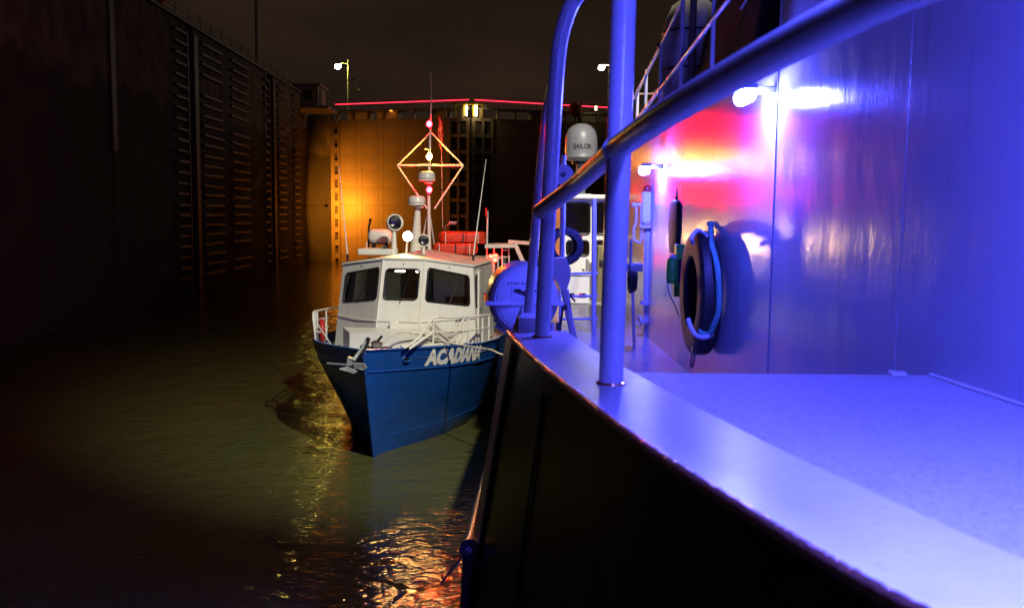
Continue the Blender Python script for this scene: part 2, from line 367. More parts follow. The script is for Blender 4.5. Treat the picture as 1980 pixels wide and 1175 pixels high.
# ---- lock gate: two leaves meeting in a blunt V
GT = 15.1
def gate_leaf(x0, y0, x1, y1, lab, left):
    a = Vector((x0, y0, 0)); c = Vector((x1, y1, 0)); d = (c - a); L = d.length; u = d / L; n = Vector((u.y, -u.x, 0))
    if n.y > 0: n = -n
    t = thing('lock_gate_leaf', lab, 'lock gate', (a + c) / 2)
    def Q(s, f, z): return a + u * s + n * f + Vector((0, 0, z))
    rotm = Matrix((u, -n, Vector((0, 0, 1)))).transposed()
    s_sk0, s_sk1 = (1.0, L - 2.3)                 # plated part
    nrow = 9; hh = (GT + 1) / nrow; ncol = 5; ww = (s_sk1 - s_sk0) / ncol
    b = MB(); b.box((0, 0, 0), (ww - .014, .12, hh - .012), bev=.006); pr = None
    for i in range(ncol):
        for j in range(nrow):
            c0 = Q(s_sk0 + (i + .5) * ww, .0, -1 + (j + .5) * hh)
            if pr is None: pr = b.build('skin_plate', 'gate_paint', t, origin=(0, 0, 0)); pr.location = c0 - Vector(t['wloc']); pr.rotation_euler = rotm.to_euler()
            else: copy_part(pr, t, c0 + n * random.uniform(-.006, .006))
    part('backing', 'gate_dark', t, lambda m: m.box(Q(L / 2, -.55, GT / 2 - .5), (L - .1, .9, GT + .9), rotm))
    # mitre post: framed cells
    for z0 in [GT - .15 - 1.65 * k for k in range(10)]:
        part('cell_girder', 'gate_paint', t, lambda m: m.box(Q(L - 1.15, .02, z0), (2.3, .28, .3), rotm))
    for sx in (L - 2.2, L - 1.22, L - .18): part('cell_post', 'gate_paint', t, lambda m: m.box(Q(sx, .05, GT / 2 - .5), (.2 if sx < L - .3 else .34, .3, GT + .9), rotm))
    # quoin post with row of openings
    part('quoin_post', 'gate_paint', t, lambda m: (m.box(Q(.2, .05, GT / 2 - .5), (.42, .3, GT + .9), rotm), m.box(Q(.9, .05, GT / 2 - .5), (.18, .3, GT + .9), rotm)))
    for k in range(11): part('quoin_bridge', 'gate_paint', t, lambda m: m.box(Q(.6, .03, GT - .3 - 1.42 * k), (.46, .24, .55), rotm))
    # walkway on top
    wk = part('walkway', 'galvanised', t, lambda m: m.box(Q(L / 2, -.3, GT + .95), (L, 1.5, .16), rotm))
    for k in range(9):
        sx = L * (k + .5) / 9; part('bracket', 'gate_paint', t, lambda m: m.box(Q(sx, .1, GT + .43), (.18, .5, .86), rotm))
    for (s0, s1) in ((.12, .3), (.34, .5), (.72, .86)) if left else ((.05, .3), (.5, .62)):
        part('machine_box', 'house_cream', t, lambda m: m.box(Q((s0 + s1) / 2 * L, -.3, GT + .42), ((s1 - s0) * L, .7, .78), rotm, bev=.04))
    for z in (.55, 1.1):
        part('handrail', 'galvanised', t, lambda m: m.tube([Q(0, .4, GT + 1.03 + z), Q(L, .4, GT + 1.03 + z)], .03, 6))
        part('handrail', 'galvanised', t, lambda m: m.tube([Q(0, -1, GT + 1.03 + z), Q(L, -1, GT + 1.03 + z)], .03, 6))
    for k in range(13):
        part('rail_post', 'galvanised', t, lambda m: m.tube([Q(L * k / 12, .4, GT + 1.0), Q(L * k / 12, .4, GT + 2.13)], .035, 6))
        part('rail_post', 'galvanised', t, lambda m: m.tube([Q(L * (k + .5) / 12.5, -1, GT + 1.0), Q(L * (k + .5) / 12.5, -1, GT + 2.13)], .03, 6))
    return t, Q, L
APX = P(908, 400, 95).x
gl, QL, LL = gate_leaf(-17.9, 99.5, APX, 95, 'left leaf of the riveted lock gate, lit orange by a sodium lamp', True)
gr2, QR, LR = gate_leaf(13.2, 99.5, APX + .15, 95, 'right leaf of the lock gate, unlit, behind the ship', False)
b = MB(); b.tube([QL(.7, .45, GT + 1.62), QL(LL, .45, GT + 1.78)], .055, 8)
tag(b.build('light_strip', 'strip_red'), 'glowing red light strip along the walkway rail of the left gate leaf', 'light strip', 'red strips on the gate')
b = MB(); b.tube([QR(.7, .45, GT + 1.62), QR(LR - .2, .45, GT + 1.78)], .055, 8)
tag(b.build('light_strip', 'strip_red'), 'glowing red light strip along the walkway rail of the right gate leaf', 'light strip', 'red strips on the gate')
for i, px in enumerate((756, 811)):
    p = P(px, 214 - (px - 756) * .03, 97.2)
    t = thing('walkway_lamp', ('small amber lamp on the gate walkway, nearer the gate hinge', 'small amber lamp on the gate walkway, nearer the mast')[i], 'lamp', p)
    part('lens', 'lamp_small', t, lambda m: m.sphere(p, .11, 1.5, 1, .6)); part('bracket', 'dark_metal', t, lambda m: m.box(p + Vector((0, .2, -.02)), (.12, .3, .08)))
# yellow-lit platform at the mitre
mp_ = thing('mitre_platform', 'yellow framed platform with bright lamps where the gate leaves meet', 'platform', (APX, 95, GT + .9))
for i, dx in enumerate((-1.45, -.6, .35, 1.25)):
    part('leg', 'yellow_paint', mp_, lambda m: m.box((APX + dx, 94.35, GT + .62), (.16, .16, 1.25)))
part('top_beam', 'yellow_paint', mp_, lambda m: m.box((APX - .1, 94.35, GT + 1.33), (3.5, .5, .16)))
part('rail', 'yellow_paint', mp_, lambda m: m.tube([(APX - 1.3, 94.2, GT + 1.4), (APX - 1.3, 94.2, GT + 1.85), (APX + 1.2, 94.2, GT + 1.85), (APX + 1.2, 94.2, GT + 1.4)], .04, 6))
for dx in (-.35, .62): part('lamp_tube', 'lamp_gate', mp_, lambda m: m.tube([(APX + dx, 94.12, GT + .1), (APX + dx, 94.12, GT + 1.15)], .09 if dx < 0 else .14, 8))
# orange marker ball and small stacked lamp on the right leaf
p = P(1113, 212, 97)
t = thing('marker_ball', 'dim orange ribbed marker ball on the gate walkway left of the thick post', 'marker', p)
part('ball', 'orange_paint', t, lambda m: m.sphere(p, .75)); part('rib', 'dark_metal', t, lambda m: (m.torus(p, .755, .02, (1, 0, 0)), m.torus(p, .755, .02, (0, 0, 1)), m.torus(p, .755, .02, (0, 1, 0))))
part('stem', 'dark_metal', t, lambda m: m.tube([p - Vector((0, 0, 1.3)), p - Vector((0, 0, .7))], .08, 8))
p = P(1152, 212, 97)
t = thing('signal_lamp', 'tiny pale stacked signal lamp near the right end of the red strip', 'lamp', p)
part('post', 'dark_metal', t, lambda m: m.tube([p - Vector((0, 0, 1)), p + Vector((0, 0, .35))], .04, 6))
for dz in (0, .26): part('lens', 'lamp_gate', t, lambda m: m.sphere(p + Vector((0, -.05, dz)), .1, 1.3, 1, .7))
# gate control house on the pier
ch = thing('control_hut', 'small cream gate control hut with overhanging roof beside the gate', 'hut', P(598, 236, 93))
c0 = Vector((-19.55, 95.2, 15.9))
part('platform', 'house_cream', ch, lambda m: m.box((c0.x + .4, c0.y, 15.75), (4.4, 5.6, .28), bev=.02))
part('wall', 'house_cream', ch, lambda m: m.box((c0.x, c0.y + .2, 16.9), (2.9, 4.2, 2.0)))
part('roof', 'house_cream', ch, lambda m: m.box((c0.x + .05, c0.y + .2, 18.02), (3.5, 4.9, .22), bev=.05))
wn = part('window', 'gate_dark', ch, lambda m: m.box((c0.x + .4, c0.y - 1.92, 17.0), (.9, .06, 1.0)))
part('frame', 'house_cream', wn, lambda m: [m.box((c0.x + .4 + q, c0.y - 1.96, 17.0), (.07, .07, 1.1)) for q in (-.46, 0, .46)])
wn = part('door', 'gate_dark', ch, lambda m: m.box((c0.x + 1.47, c0.y - .7, 16.8), (.06, .9, 1.75)))
part('handle', 'steel', wn, lambda m: m.box((c0.x + 1.53, c0.y - .4, 16.75), (.06, .12, .05)))
for q in range(4): part('railing', 'galvanised', ch, lambda m: m.tube([(c0.x + 2.5, c0.y - 2.6 + q * 1.7, 15.9), (c0.x + 2.5, c0.y - 2.6 + q * 1.7, 17.0)], .04, 6))
part('railing', 'galvanised', ch, lambda m: (m.tube([(c0.x + 2.5, c0.y - 2.6, 17.0), (c0.x + 2.5, c0.y + 2.6, 17.0)], .035, 6), m.tube([(c0.x + 2.5, c0.y - 2.6, 16.45), (c0.x + 2.5, c0.y + 2.6, 16.45)], .03, 6)))
# sodium floodlight fixture on the pier
sf = thing('sodium_floodlight', 'sodium floodlight on the lock wall aimed at the gate', 'floodlight', (WL - .1, 90, 7))
part('housing', 'dark_metal', sf, lambda m: m.box((SODIUM[0] - .12, SODIUM[1] - .3, 6.0), (.26, .26, .26), (0, 0, -.5), bev=.03))
part('arm', 'dark_metal', sf, lambda m: m.beam((WL - 1, SODIUM[1] - .3, 6.0), (SODIUM[0] - .2, SODIUM[1] - .3, 6.0), .05, .05))
# lamp posts
def lamp_post(px, py, pole_px, Y, m_, lab, ztop_px):
    lp = P(px, py, Y); pt = P(pole_px, ztop_px, Y); base = Vector((pt.x, Y, WT))
    t = thing('lamp_post', lab, 'lamp post', base, 'lamp posts beyond the gate')
    part('pole', 'galvanised', t, lambda m: m.tube([base, pt], [.16, .09], 8))
    part('arm', 'galvanised', t, lambda m: m.tube([pt - Vector((0, 0, .5)), pt.lerp(lp, .5) + Vector((0, 0, .05)), lp + Vector((0, 0, .16))], .06, 6))
    h = part('lamp_head', 'dark_metal', t, lambda m: m.lathe([(0, .3), (.2, .26), (.34, .12), (.36, .04), (.3, .03)], lp))
    part('lens', m_, h, lambda m: m.sphere(lp, .40, 1, 1, .75))
    return t
lamp_post(653, 129, 673, 118, 'lamp_post', 'tall lamp post with greenish-yellow glowing head above the left gate hinge', 116)
lamp_post(1163, 131, 1181, 118, 'lamp_post_white', 'lamp post with small white glowing head beside the thick ship post', 120)
# camera mast
cb = P(687, 205, 112); ct = P(687, 152, 112)
t = thing('camera_mast', 'slim mast with two small cameras beside the glowing lamp post', 'mast', (cb.x, cb.y, WT))
part('pole', 'galvanised', t, lambda m: m.tube([(cb.x, cb.y, WT), ct], .08, 8))
part('camera_head', 'house_cream', t, lambda m: (m.sphere(ct, .2), m.box(ct - Vector((.25, 0, .05)), (.35, .2, .2))))
q = P(696, 176, 112); part('camera_head', 'house_cream', t, lambda m: (m.sphere(q, .22), m.tube([q, (cb.x, cb.y, q.z - .25)], .05, 6)))
# tall bare light mast on the wall
y = Yx(527); t = thing('light_mast', 'tall unlit floodlight mast rising from the far lock wall', 'mast', (WL - 1.2, y, WT))
part('pole', 'galvanised', t, lambda m: m.tube([(WL - 1.2, y, WT), (WL - 1.2, y, WT + 16)], [.17, .1], 8))
for s_ in (-1, 1): part('lamp_head', 'galvanised', t, lambda m: (m.tube([(WL - 1.2, y, WT + 8.6), (WL - 1.2 + s_ * 1.3, y, WT + 8.8)], .05, 6), m.box((WL - 1.2 + s_ * 1.5, y, WT + 8.8), (.6, .35, .16), bev=.03)))

# ================================================================ OWN SHIP (camera stands at its bow)
ship = thing('ship', 'blue-lit white ship with black hull and pipe rails in the right foreground', 'ship', (2, 8, 4))
WX = 2.0                          # plane of the house wall
MD = CAM_H - 1.63                 # main deck height
edge_px = [(985, 640), (1010, 668), (1040, 697), (1100, 745), (1150, 784), (1200, 822), (1300, 893), (1400, 955), (1500, 1014), (1620, 1090), (1750, 1175)]
edge = [PD(*q) for q in edge_px]
last = edge[-1]; ext = [(last.x + .16, 1.2), (last.x + .42, .6), (last.x + .8, 0.0), (last.x + 1.5, -.9), (last.x + 2.6, -1.9)]
edge += [Vector((x, y, deck_z(y))) for x, y in ext]
ES = [edge[0]]
for a, c in zip(edge, edge[1:]):
    k = max(1, int((c - a).length / .05))
    ES += [a.lerp(c, i / k) for i in range(1, k + 1)]
# smooth
for _ in range(30): ES = [ES[0]] + [(ES[i - 1] + ES[i] * 2 + ES[i + 1]) / 4 for i in range(1, len(ES) - 1)] + [ES[-1]]
NRM = []
for i in range(len(ES)):
    d = ES[min(i + 1, len(ES) - 1)] - ES[max(i - 1, 0)]; n = Vector((-d.y, d.x, 0)).normalized()
    if n.x < 0: n = -n
    NRM.append(n)
GW = .37
# gunwale strip (plate with thickness)
b = MB(); vs = []
for p, n in zip(ES, NRM): vs += [p, p + n * GW, p + n * GW - Vector((0, 0, .05)), p - Vector((0, 0, .05))]
fs = []
for i in range(len(ES) - 1):
    for k in range(4): fs.append((4 * i + k, 4 * i + (k + 1) % 4, 4 * i + 4 + (k + 1) % 4, 4 * i + 4 + k))
fs += [(0, 1, 2, 3)]
b.add(vs, fs); gun = b.build('gunwale', 'gunwale_paint', ship)
# lumpy weld bead along the outer edge
b = MB(); pts = []; rs = []; arc = 0
for i in range(len(ES) - 1):
    a, c = ES[i], ES[i + 1]; ln = (c - a).length
    k = max(1, int(ln / .0032))
    if a.y < .9: k = 2
    for j in range(k):
        q = a.lerp(c, j / k); f = arc + ln * j / k
        jit = Vector((noise.noise(Vector((f * 38, 1, 0))), noise.noise(Vector((f * 38, 5, 0))), noise.noise(Vector((f * 38, 9, 0)))))
        pts.append(q - NRM[i] * .010 + Vector((0, 0, -.001)) + jit * .0022); rs.append(.014 + .003 * noise.noise(Vector((f * 48, 20, 0))))
    arc += ln
b.tube(pts, rs, 10); b.build('weld_bead', 'weld', gun, sharp=180)
# foredeck sheet
YF = 4.13
b = MB(); inn = [p + n * (GW + .001) for p, n in zip(ES, NRM)]
sel = [p for p in inn if p.y <= YF and p.x < 1.985]
x_at = sel[0].x
poly = [Vector((x_at, YF, deck_z(YF)))] + sel[1:]
vs = []; 
for p in poly: vs += [Vector((p.x, p.y, deck_z(p.y) - .004)), Vector((2.3, p.y, deck_z(p.y) - .004))]
b.add(vs, [(2 * i, 2 * i + 1, 2 * i + 3, 2 * i + 2) for i in range(len(poly) - 1)])
b.add([(x_at, YF, deck_z(YF) - .004), (2.3, YF, deck_z(YF) - .004), (2.3, YF, MD - .1), (x_at, YF, MD - .1)], [(0, 1, 2, 3)])
fd = b.build('foredeck', 'nonskid', ship)
p = PD(1725, 721); part('deck_pad_eye', 'pipe_paint', ship, lambda m: m.box((p.x, YF - .03, deck_z(YF) + .008), (.07, .05, .02), bev=.006))
# inner bulwark face under the aft gunwale
b = MB(); aft = [(p + n * (GW - .01)) for p, n in zip(ES, NRM) if p.y > YF - .05]
b.add([q for p in aft for q in (p - Vector((0, 0, .05)), Vector((p.x, p.y, MD - .1)))], [(2 * i, 2 * i + 1, 2 * i + 3, 2 * i + 2) for i in range(len(aft) - 1)])
b.add([aft[0] - Vector((0, 0, .05)), (aft[0].x, aft[0].y, MD - .1), (ES[0].x, ES[0].y, MD - .1), ES[0] - Vector((0, 0, .05))], [(0, 1, 2, 3)])
b.build('bulwark', 'gunwale_paint', ship)
# main deck aft
E0 = ES[0]
aft_edge = [(E0.x + .0, E0.y), (E0.x + .02, 8), (.35, 14), (.75, 20), (1.3, 28)]
b = MB(); vs = []
for x, y in aft_edge: vs += [Vector((x, y, MD)), Vector((6, y, MD))]
n0 = len(vs); vs = [Vector((x_at + .0, YF - .3, MD)), Vector((6, YF - .3, MD))] + vs
b.add(vs, [(2 * i, 2 * i + 1, 2 * i + 3, 2 * i + 2) for i in range(len(aft_edge))])
b.build('main_deck', 'main_deck_paint', ship)
# hull side
b = MB(); top = [p - Vector((0, 0, .03)) for p in reversed(ES)] + [Vector((x, y, MD + .02)) for x, y in aft_edge[1:]]
def lean(y): return .155 * max(0, min(1, (y - 1.6) / 3.4))
rows = []
depths = [0, .25, .6, 1.0, 1.6, 2.4, 3.4, 5.2]
for p in top:
    r = []
    for dd in depths:
        zt = p.z - dd * (p.z + .6) / 5.2
        out = lean(p.y) * (p.z - zt)
        if p.y < 1.6: out = -.10 * (p.z - zt) * min(1, (1.6 - p.y) / 1.5)
        r.append(Vector((p.x - out, p.y, zt)))
    rows.append(r)
m_ = len(depths)
b.add([q for r in rows for q in r], [(i * m_ + k, i * m_ + k + 1, (i + 1) * m_ + k + 1, (i + 1) * m_ + k) for i in range(len(rows) - 1) for k in range(m_ - 1)], True)
hull = b.build('hull', 'hull_black', ship, sharp=25)
# corner bar and plate seam on the hull
def hullpt(px, d, prox):
    i = min(range(len(ES)), key=lambda k: abs(ES[k].y - px)); p = ES[i]; n = NRM[i]
    return Vector((p.x, p.y, p.z)) + Vector((-lean(p.y) * d, 0, -d)) - n * prox
part('corner_bar', 'bar_grey', ship, lambda m: m.prism([hullpt(E0.y, .035, .004), hullpt(E0.y - .42, .035, .012), hullpt(E0.y - .42, 4.3, .012), hullpt(E0.y, 4.3, .004)], (-.012, -.006, 0)))
part('plate_seam', 'rubber', ship, lambda m: m.beam(hullpt(4.2, .12, .006), hullpt(4.2, 4.3, .006), .014, .012))
# rubbing strake
ra = P(908, 1060, 5.45); rb = Vector((ra.x + .10, 14.5, ra.z - 1.75))
strake = part('rubbing_strake', 'pipe_paint', ship, lambda m: m.tube([ra, ra.lerp(rb, .33), ra.lerp(rb, .66), rb], .045, 14))
part('collar', 'hull_black', strake, lambda m: m.lathe([(.02, -.03), (.062, -.03), (.066, 0), (.062, .03), (.02, .03)], ra, (rb - ra)))
part('fender_pipe', 'hull_black', ship, lambda m: m.tube([ra + Vector((0, -.02, -.03)), ra + Vector((-.012, -.03, -.3)), ra + Vector((-.05, -.05, -2.2))], .043, 14))
part('hanging_line', 'rubber', ship, lambda m: m.tube([ra, ra + Vector((-.06, -.02, -.06)), P(852, 1128, 5.4)], .006, 6))

# ---- stanchions and rail
def bent(pts, n=6):
    pts = [Vector(p) for p in pts]; out = []
    for i in range(len(pts) - 1):
        p0 = pts[max(i - 1, 0)]; p1 = pts[i]; p2 = pts[i + 1]; p3 = pts[min(i + 2, len(pts) - 1)]
        for k in range(n):
            t = k / n; out.append(.5 * ((2 * p1) + (p2 - p0) * t + (2 * p0 - 5 * p1 + 4 * p2 - p3) * t * t + (-p0 + 3 * p1 - 3 * p2 + p3) * t ** 3))
    return out + [pts[-1]]
p2b = PD(1181, 742); Y2 = p2b.y
p2t = P(1206, 0, Y2 + .02); p2t2 = p2t + (p2t - p2b) * 1.1
st2 = part('stanchion', 'pipe_paint', ship, lambda m: m.tube([p2b, p2b.lerp(p2t, .5), p2t, p2t2], .0515, 20))
part('base_weld', 'weld', st2, lambda m: m.torus(p2b + Vector((0, 0, .004)), .055, .008, (0, 0, 1), 30, 8))
p1b = PD(1048, 652); Y1 = p1b.y
st1 = part('stanchion', 'pipe_paint', ship, lambda m: m.tube(bent([p1b, P(1053, 560, Y1), P(1061, 400, Y1), P(1070, 240, Y1), P(1077, 130, Y1), P(1085, 70, Y1 - .02), P(1104, 12, Y1 - .05), P(1134, -30, Y1 - .1), P(1200, -110, Y1 - .2)]), .047, 18))
part('base_weld', 'weld', st1, lambda m: m.torus(p1b + Vector((0, 0, .004)), .054, .008, (0, 0, 1), 30, 8))
st0 = part('stanchion', 'pipe_paint', ship, lambda m: m.tube([P(1018, 640, 6.1), P(1031, 490, 6.05), P(1045, 330, 6.0), P(1058, 210, 5.9), P(1070, 160, Y1 + .03)], .031, 14))
part('foot_bracket', 'gunwale_paint', ship, lambda m: (m.box(P(1018, 633, 5.9), (.12, .3, .16), (0, .06, 0), bev=.01), m.prism([P(990, 637, E0.y + .05), P(1006, 645, E0.y + .05), P(1010, 585, E0.y + .05)], (.0, .02, 0))))
# top rail, rising towards the bow
rail = [P(1046, 408, Y1 - .0), P(1110, 360, 4.75), P(1190, 290, Y2), P(1300, 213, 3.0), P(1450, 127, 2.45), P(1600, 48, 2.08), P(1760, -30, 1.8), P(2000, -120, 1.5)]
rl = part('top_rail', 'pipe_paint', ship, lambda m: m.tube(bent(rail, 5), .048, 20))

for q_, d_ in ((rail[2], rail[3] - rail[1]),): part('weld_collar', 'pipe_paint', rl, lambda m: m.torus(q_, .050, .006, d_, 26, 8))
part('rail_end_cap', 'pipe_paint', rl, lambda m: m.sphere(rail[0], .05))
# ---- house wall
def wallbox(name, y0, y1, z0, z1, m='ship_paint', x=WX, th=.1): return part(name, m, ship, lambda b: b.box((x + th / 2, (y0 + y1) / 2, (z0 + z1) / 2), (th, y1 - y0, z1 - z0), bev=.004))
YS = PX(1497, 400, WX).y; UZ = CAM_H + 1.27; YE = 14.2
plates = [(-3.0, 1.6), (1.6, 4.48), (4.48, YS)]
for a, c in plates: wallbox('house_plate', a + .003, c - .003, MD - .05, 9.6)
for a, c in [(YS, 9.9), (9.9, YE)]: wallbox('house_plate', a + .003, c - .003, MD - .05, UZ)
part('house_inside', 'ship_paint', ship, lambda m: (m.box((3.6, YE / 2 + YS / 2, (UZ + MD) / 2), (2.98, YE - YS, UZ - MD - .02)), m.box((3.6, (YS - 3) / 2, 6.7), (2.98, YS + 2.98, 5.7))))
part('vertical_stiffener', 'ship_paint', ship, lambda m: m.box((WX - .002, YS + .01, (MD + UZ) / 2 + .6), (.012, .016, UZ - MD + 1)))
part('toe_weld', 'gunwale_paint', ship, lambda m: m.tube([(WX - .004, y_ * .05, deck_z(y_ * .05) + .004) for y_ in range(-20, 83)], .008, 6))

# ---- upper deck railing
uz = UZ
ur = part('upper_rail', 'pipe_paint', ship, lambda m: m.tube([PX(1226, 190, WX + .02), PX(1276, 92, WX + .02), PX(1322, -2, WX + .02), PX(1380, -120, WX + .02)], .022, 10))
part('middle_rail', 'pipe_paint', ship, lambda m: m.tube([PX(1226, 238, WX + .02), PX(1300, 142, WX + .02), PX(1412, -4, WX + .02), PX(1480, -90, WX + .02)], .024, 10))
part('lower_rail', 'pipe_paint', ship, lambda m: m.tube([PX(1229, 182, WX + .1), PX(1300, 181, WX + .3)], .012, 8))
for px, t_, bt in ((1233, 178, 262), (1250, 135, 240), (1279, 85, 230), (1321, 0, 190), (1383, -60, 140)):
    a = PX(px, t_, WX + .02); part('rail_post', 'pipe_paint', ship, lambda m: m.tube([(a.x, a.y, UZ - .05), a], .022, 10))
part('rail_clamp', 'dark_metal', ship, lambda m: m.sphere(PX(1277, 88, WX + .02), .05))
part('upper_panel', 'ship_paint', ship, lambda m: m.box((WX + .35, 7.2, 8.4), (.5, .5, 1.9), bev=.02))
# gear on the upper deck
tp = P(1338, 92, 11.5)
t = thing('water_tank', 'pale domed tank on the upper deck behind the railing', 'tank', (tp.x, tp.y, UZ))
part('shell', 'tank_white', t, lambda m: m.lathe([(0, 0), (.3, 0), (.34, .1), (.36, .5), (.37, .9), (.34, 1.1), (.26, 1.28), (.12, 1.38), (0, 1.4)], (tp.x, tp.y, UZ)))
for h_ in (.5, .95): part('strap', 'dark_metal', t, lambda m: m.torus((tp.x, tp.y, UZ + h_), .367, .012, (0, 0, 1)))
part('pipe', 'galvanised', t, lambda m: m.tube([(tp.x - .1, tp.y - .5, UZ), (tp.x - .1, tp.y - .5, UZ + 2.6)], .04, 10))
q = P(1450, 70, 8.8)
t = thing('canvas_cover', 'dark navy canvas-covered gear on the upper deck above the wall', 'cover', (q.x + .3, q.y + .6, UZ))
b = MB(); nx, ny = 12, 12
def cov(u, v):
    x = lerp(WX + .25, WX + 2.4, u); y = lerp(8.0, 10.8, v); h = (1 - (2 * u - 1) ** 4) * (1 - (2 * v - 1) ** 6) ** .5
    return Vector((x, y, UZ + 1.5 * (max(h, 0) ** .45) + .05 * noise.noise(Vector((x * 3, y * 3, 0)))))
b.add([cov(i / nx, j / ny) for i in range(nx + 1) for j in range(ny + 1)], [(i * (ny + 1) + j, i * (ny + 1) + j + 1, (i + 1) * (ny + 1) + j + 1, (i + 1) * (ny + 1) + j) for i in range(nx) for j in range(ny)], True)
b.build('canvas', 'canvas_navy', t, sharp=80)
part('lashing', 'rope_white', t, lambda m: m.tube([cov(.02, .3) , cov(.25, .3) + Vector((0, 0, .03)), cov(.6, .3) + Vector((0, 0, .03))], .012, 6))

# ---- blue bulkhead lamps on the wall
LSO = .22
def bulkhead_lamp(px, py, lab, L=.34, at=None, LSO=LSO):
    c = PX(px, py, WX - LSO) if at is None else Vector(at)
    t = thing('bulkhead_lamp', lab, 'lamp', (WX, c.y, c.z), 'blue wall lamps on the ship')
    part('bracket', 'pipe_paint', t, lambda m: m.box((WX - LSO / 2 + .02, c.y, c.z + .05), (LSO - .05, .1, .05), bev=.008))
    part('housing', 'pipe_paint', t, lambda m: m.box((WX - LSO, c.y, c.z + .062), (.12, L + .04, .04), bev=.012))
    l = part('lens', 'lamp_blue', t, lambda m: (m.tube([(WX - LSO, c.y - L / 2, c.z), (WX - LSO, c.y + L / 2, c.z)], .042, 14)))
    for s_ in (-.5, 0, .5): part('guard_wire', 'steel', t, lambda m: m.torus((WX - LSO, c.y + s_ * L * .9, c.z), .055, .004, (0, 1, 0), 18, 6))
    return c
LA = bulkhead_lamp(1440, 188, 'bright blue-white lamp on the wall just under the thick rail', .22)
bulkhead_lamp(0, 0, 'blue-white wall lamp nearest the bow, lighting the foredeck', .95, (WX - 1.05, .9, 6.5), 1.05)
LB = bulkhead_lamp(1246, 330, 'bright blue-white lamp further along the wall beside the thick post', .2)
# deck flood fixtures out of the frame
def flood_fixture(loc, tgt, lab, foot):
    loc = Vector(loc); d = (Vector(tgt) - loc).normalized(); c = loc - d * .14
    t = thing('floodlight', lab, 'floodlight', foot)
    part('housing', 'dark_metal', t, lambda m: m.lathe([(0, -.2), (.1, -.18), (.16, -.02), (.2, .1), (.2, .12)], c - d * .14, d))
    part('bracket', 'steel', t, lambda m: m.tube([c - d * .1, Vector(foot)], .035, 8))
flood_fixture(FLOOD, (-3.6, 19, 0), 'white floodlight on a tall pole on the ship roof', (FLOOD[0] + .3, FLOOD[1] - .4, UZ))

# ---- big tyre fender with teal rope
tc_ = P(1353, 566, 8.35); RT = .57
t = thing('tire_fender', 'large black tyre fender with teal rope hanging on the blue-lit wall', 'tire', tc_ - Vector((0, 0, RT)))
ax = Vector((1, -.02, 0)).normalized()
def tyre(m, c, Ro, w_, ax):
    m.lathe([(Ro * .58, -w_ * .36), (Ro * .60, -w_ * .47), (Ro * .78, -w_ * .5), (Ro * .93, -w_ * .47), (Ro * .985, -w_ * .36), (Ro, -w_ * .2), (Ro, w_ * .2), (Ro * .985, w_ * .36), (Ro * .93, w_ * .47), (Ro * .78, w_ * .5), (Ro * .60, w_ * .47), (Ro * .58, w_ * .36), (Ro * .66, w_ * .3), (Ro * .88, w_ * .33), (Ro * .9, 0), (Ro * .88, -w_ * .33), (Ro * .66, -w_ * .3), (Ro * .58, -w_ * .36)], c, ax, 56)
tb = part('tire_body', 'rubber', t, lambda m: tyre(m, tc_, RT, .19, ax))
yr = tc_.y
rope_pts = [PX(1374, 432, WX - .02), PX(1376, 470, WX - .10), P(1386, 510, yr - .58), P(1390, 565, yr - .62), P(1388, 605, yr - .60), P(1380, 628, yr - .56), P(1370, 646, yr - .5), P(1352, 640, yr - .45)]
rp_ = bent(rope_pts, 14)
def strands(m, pts, r, n=3, pitch=.09):
    acc = 0; S = [0]
    for a, c in zip(pts, pts[1:]): acc += (c - a).length; S.append(acc)
    for k in range(n):
        q = []
        for i, p in enumerate(pts):
            d = (pts[min(i + 1, len(pts) - 1)] - pts[max(i - 1, 0)]).normalized(); x = d.cross(Vector((.3, .2, 1))).normalized(); y = d.cross(x)
            a = 2 * math.pi * (S[i] / pitch + k / n); q.append(p + (x * math.cos(a) + y * math.sin(a)) * r * .55)
        m.tube(q, r * .6, 6)
def resample(pts, step):
    out = [pts[0]]
    for a, c in zip(pts, pts[1:]):
        k = max(1, int((c - a).length / step)); out += [a.lerp(c, i / k) for i in range(1, k + 1)]
    return out
part('rope', 'rope_teal', t, lambda m: strands(m, resample(rp_, .012), .024))
part('strap', 'webbing', t, lambda m: m.tube(bent([P(1331, 617, yr - .48), P(1336, 633, yr - .56), P(1346, 648, yr - .6), P(1362, 652, yr - .56), P(1378, 646, yr - .45), P(1382, 636, yr - .3)], 6), .020, 8))
part('strap', 'webbing', t, lambda m: m.tube(bent([P(1340, 470, yr - .4), P(1338, 458, yr - .5), P(1350, 446, yr - .3), P(1366, 456, yr - .2), P(1362, 472, yr - .3)], 5), .018, 8))
part('hook', 'dark_metal', t, lambda m: m.tube(bent([P(1341, 665, yr - .3), P(1337, 690, yr - .4), P(1336, 708, yr - .4), P(1340, 706, yr - .4), P(1344, 684, yr - .4)], 5), .008, 6))
part('hanger', 'steel', t, lambda m: m.tube([(WX, rope_pts[0].y, rope_pts[0].z), rope_pts[0] + Vector((-.04, 0, .0))], .016, 8))
# ---- slim dark fender further along
c = P(1305, 437, 10.2)
t = thing('slim_fender', 'slim dark rope-bound fender hanging on the wall behind the tyre', 'fender', c - Vector((0, 0, .3)))
part('body', 'rubber', t, lambda m: m.lathe([(0, -.31), (.22, -.3), (.26, -.2), (.30, 0), (.26, .2), (.2, .27), (0, .3)], c, (0, 0, 1), 20) or [setattr(v, 'x', c.x + (v.x - c.x) * .17) for v in m.v])
part('loop', 'steel', t, lambda m: m.torus(c + Vector((0, 0, .31)), .03, .008, (1, 0, 0), 18, 6))
part('lashing', 'rope_white', t, lambda m: m.tube([c + Vector((0, 0, .3)), (WX, c.y, c.z + .42)], .008, 6))
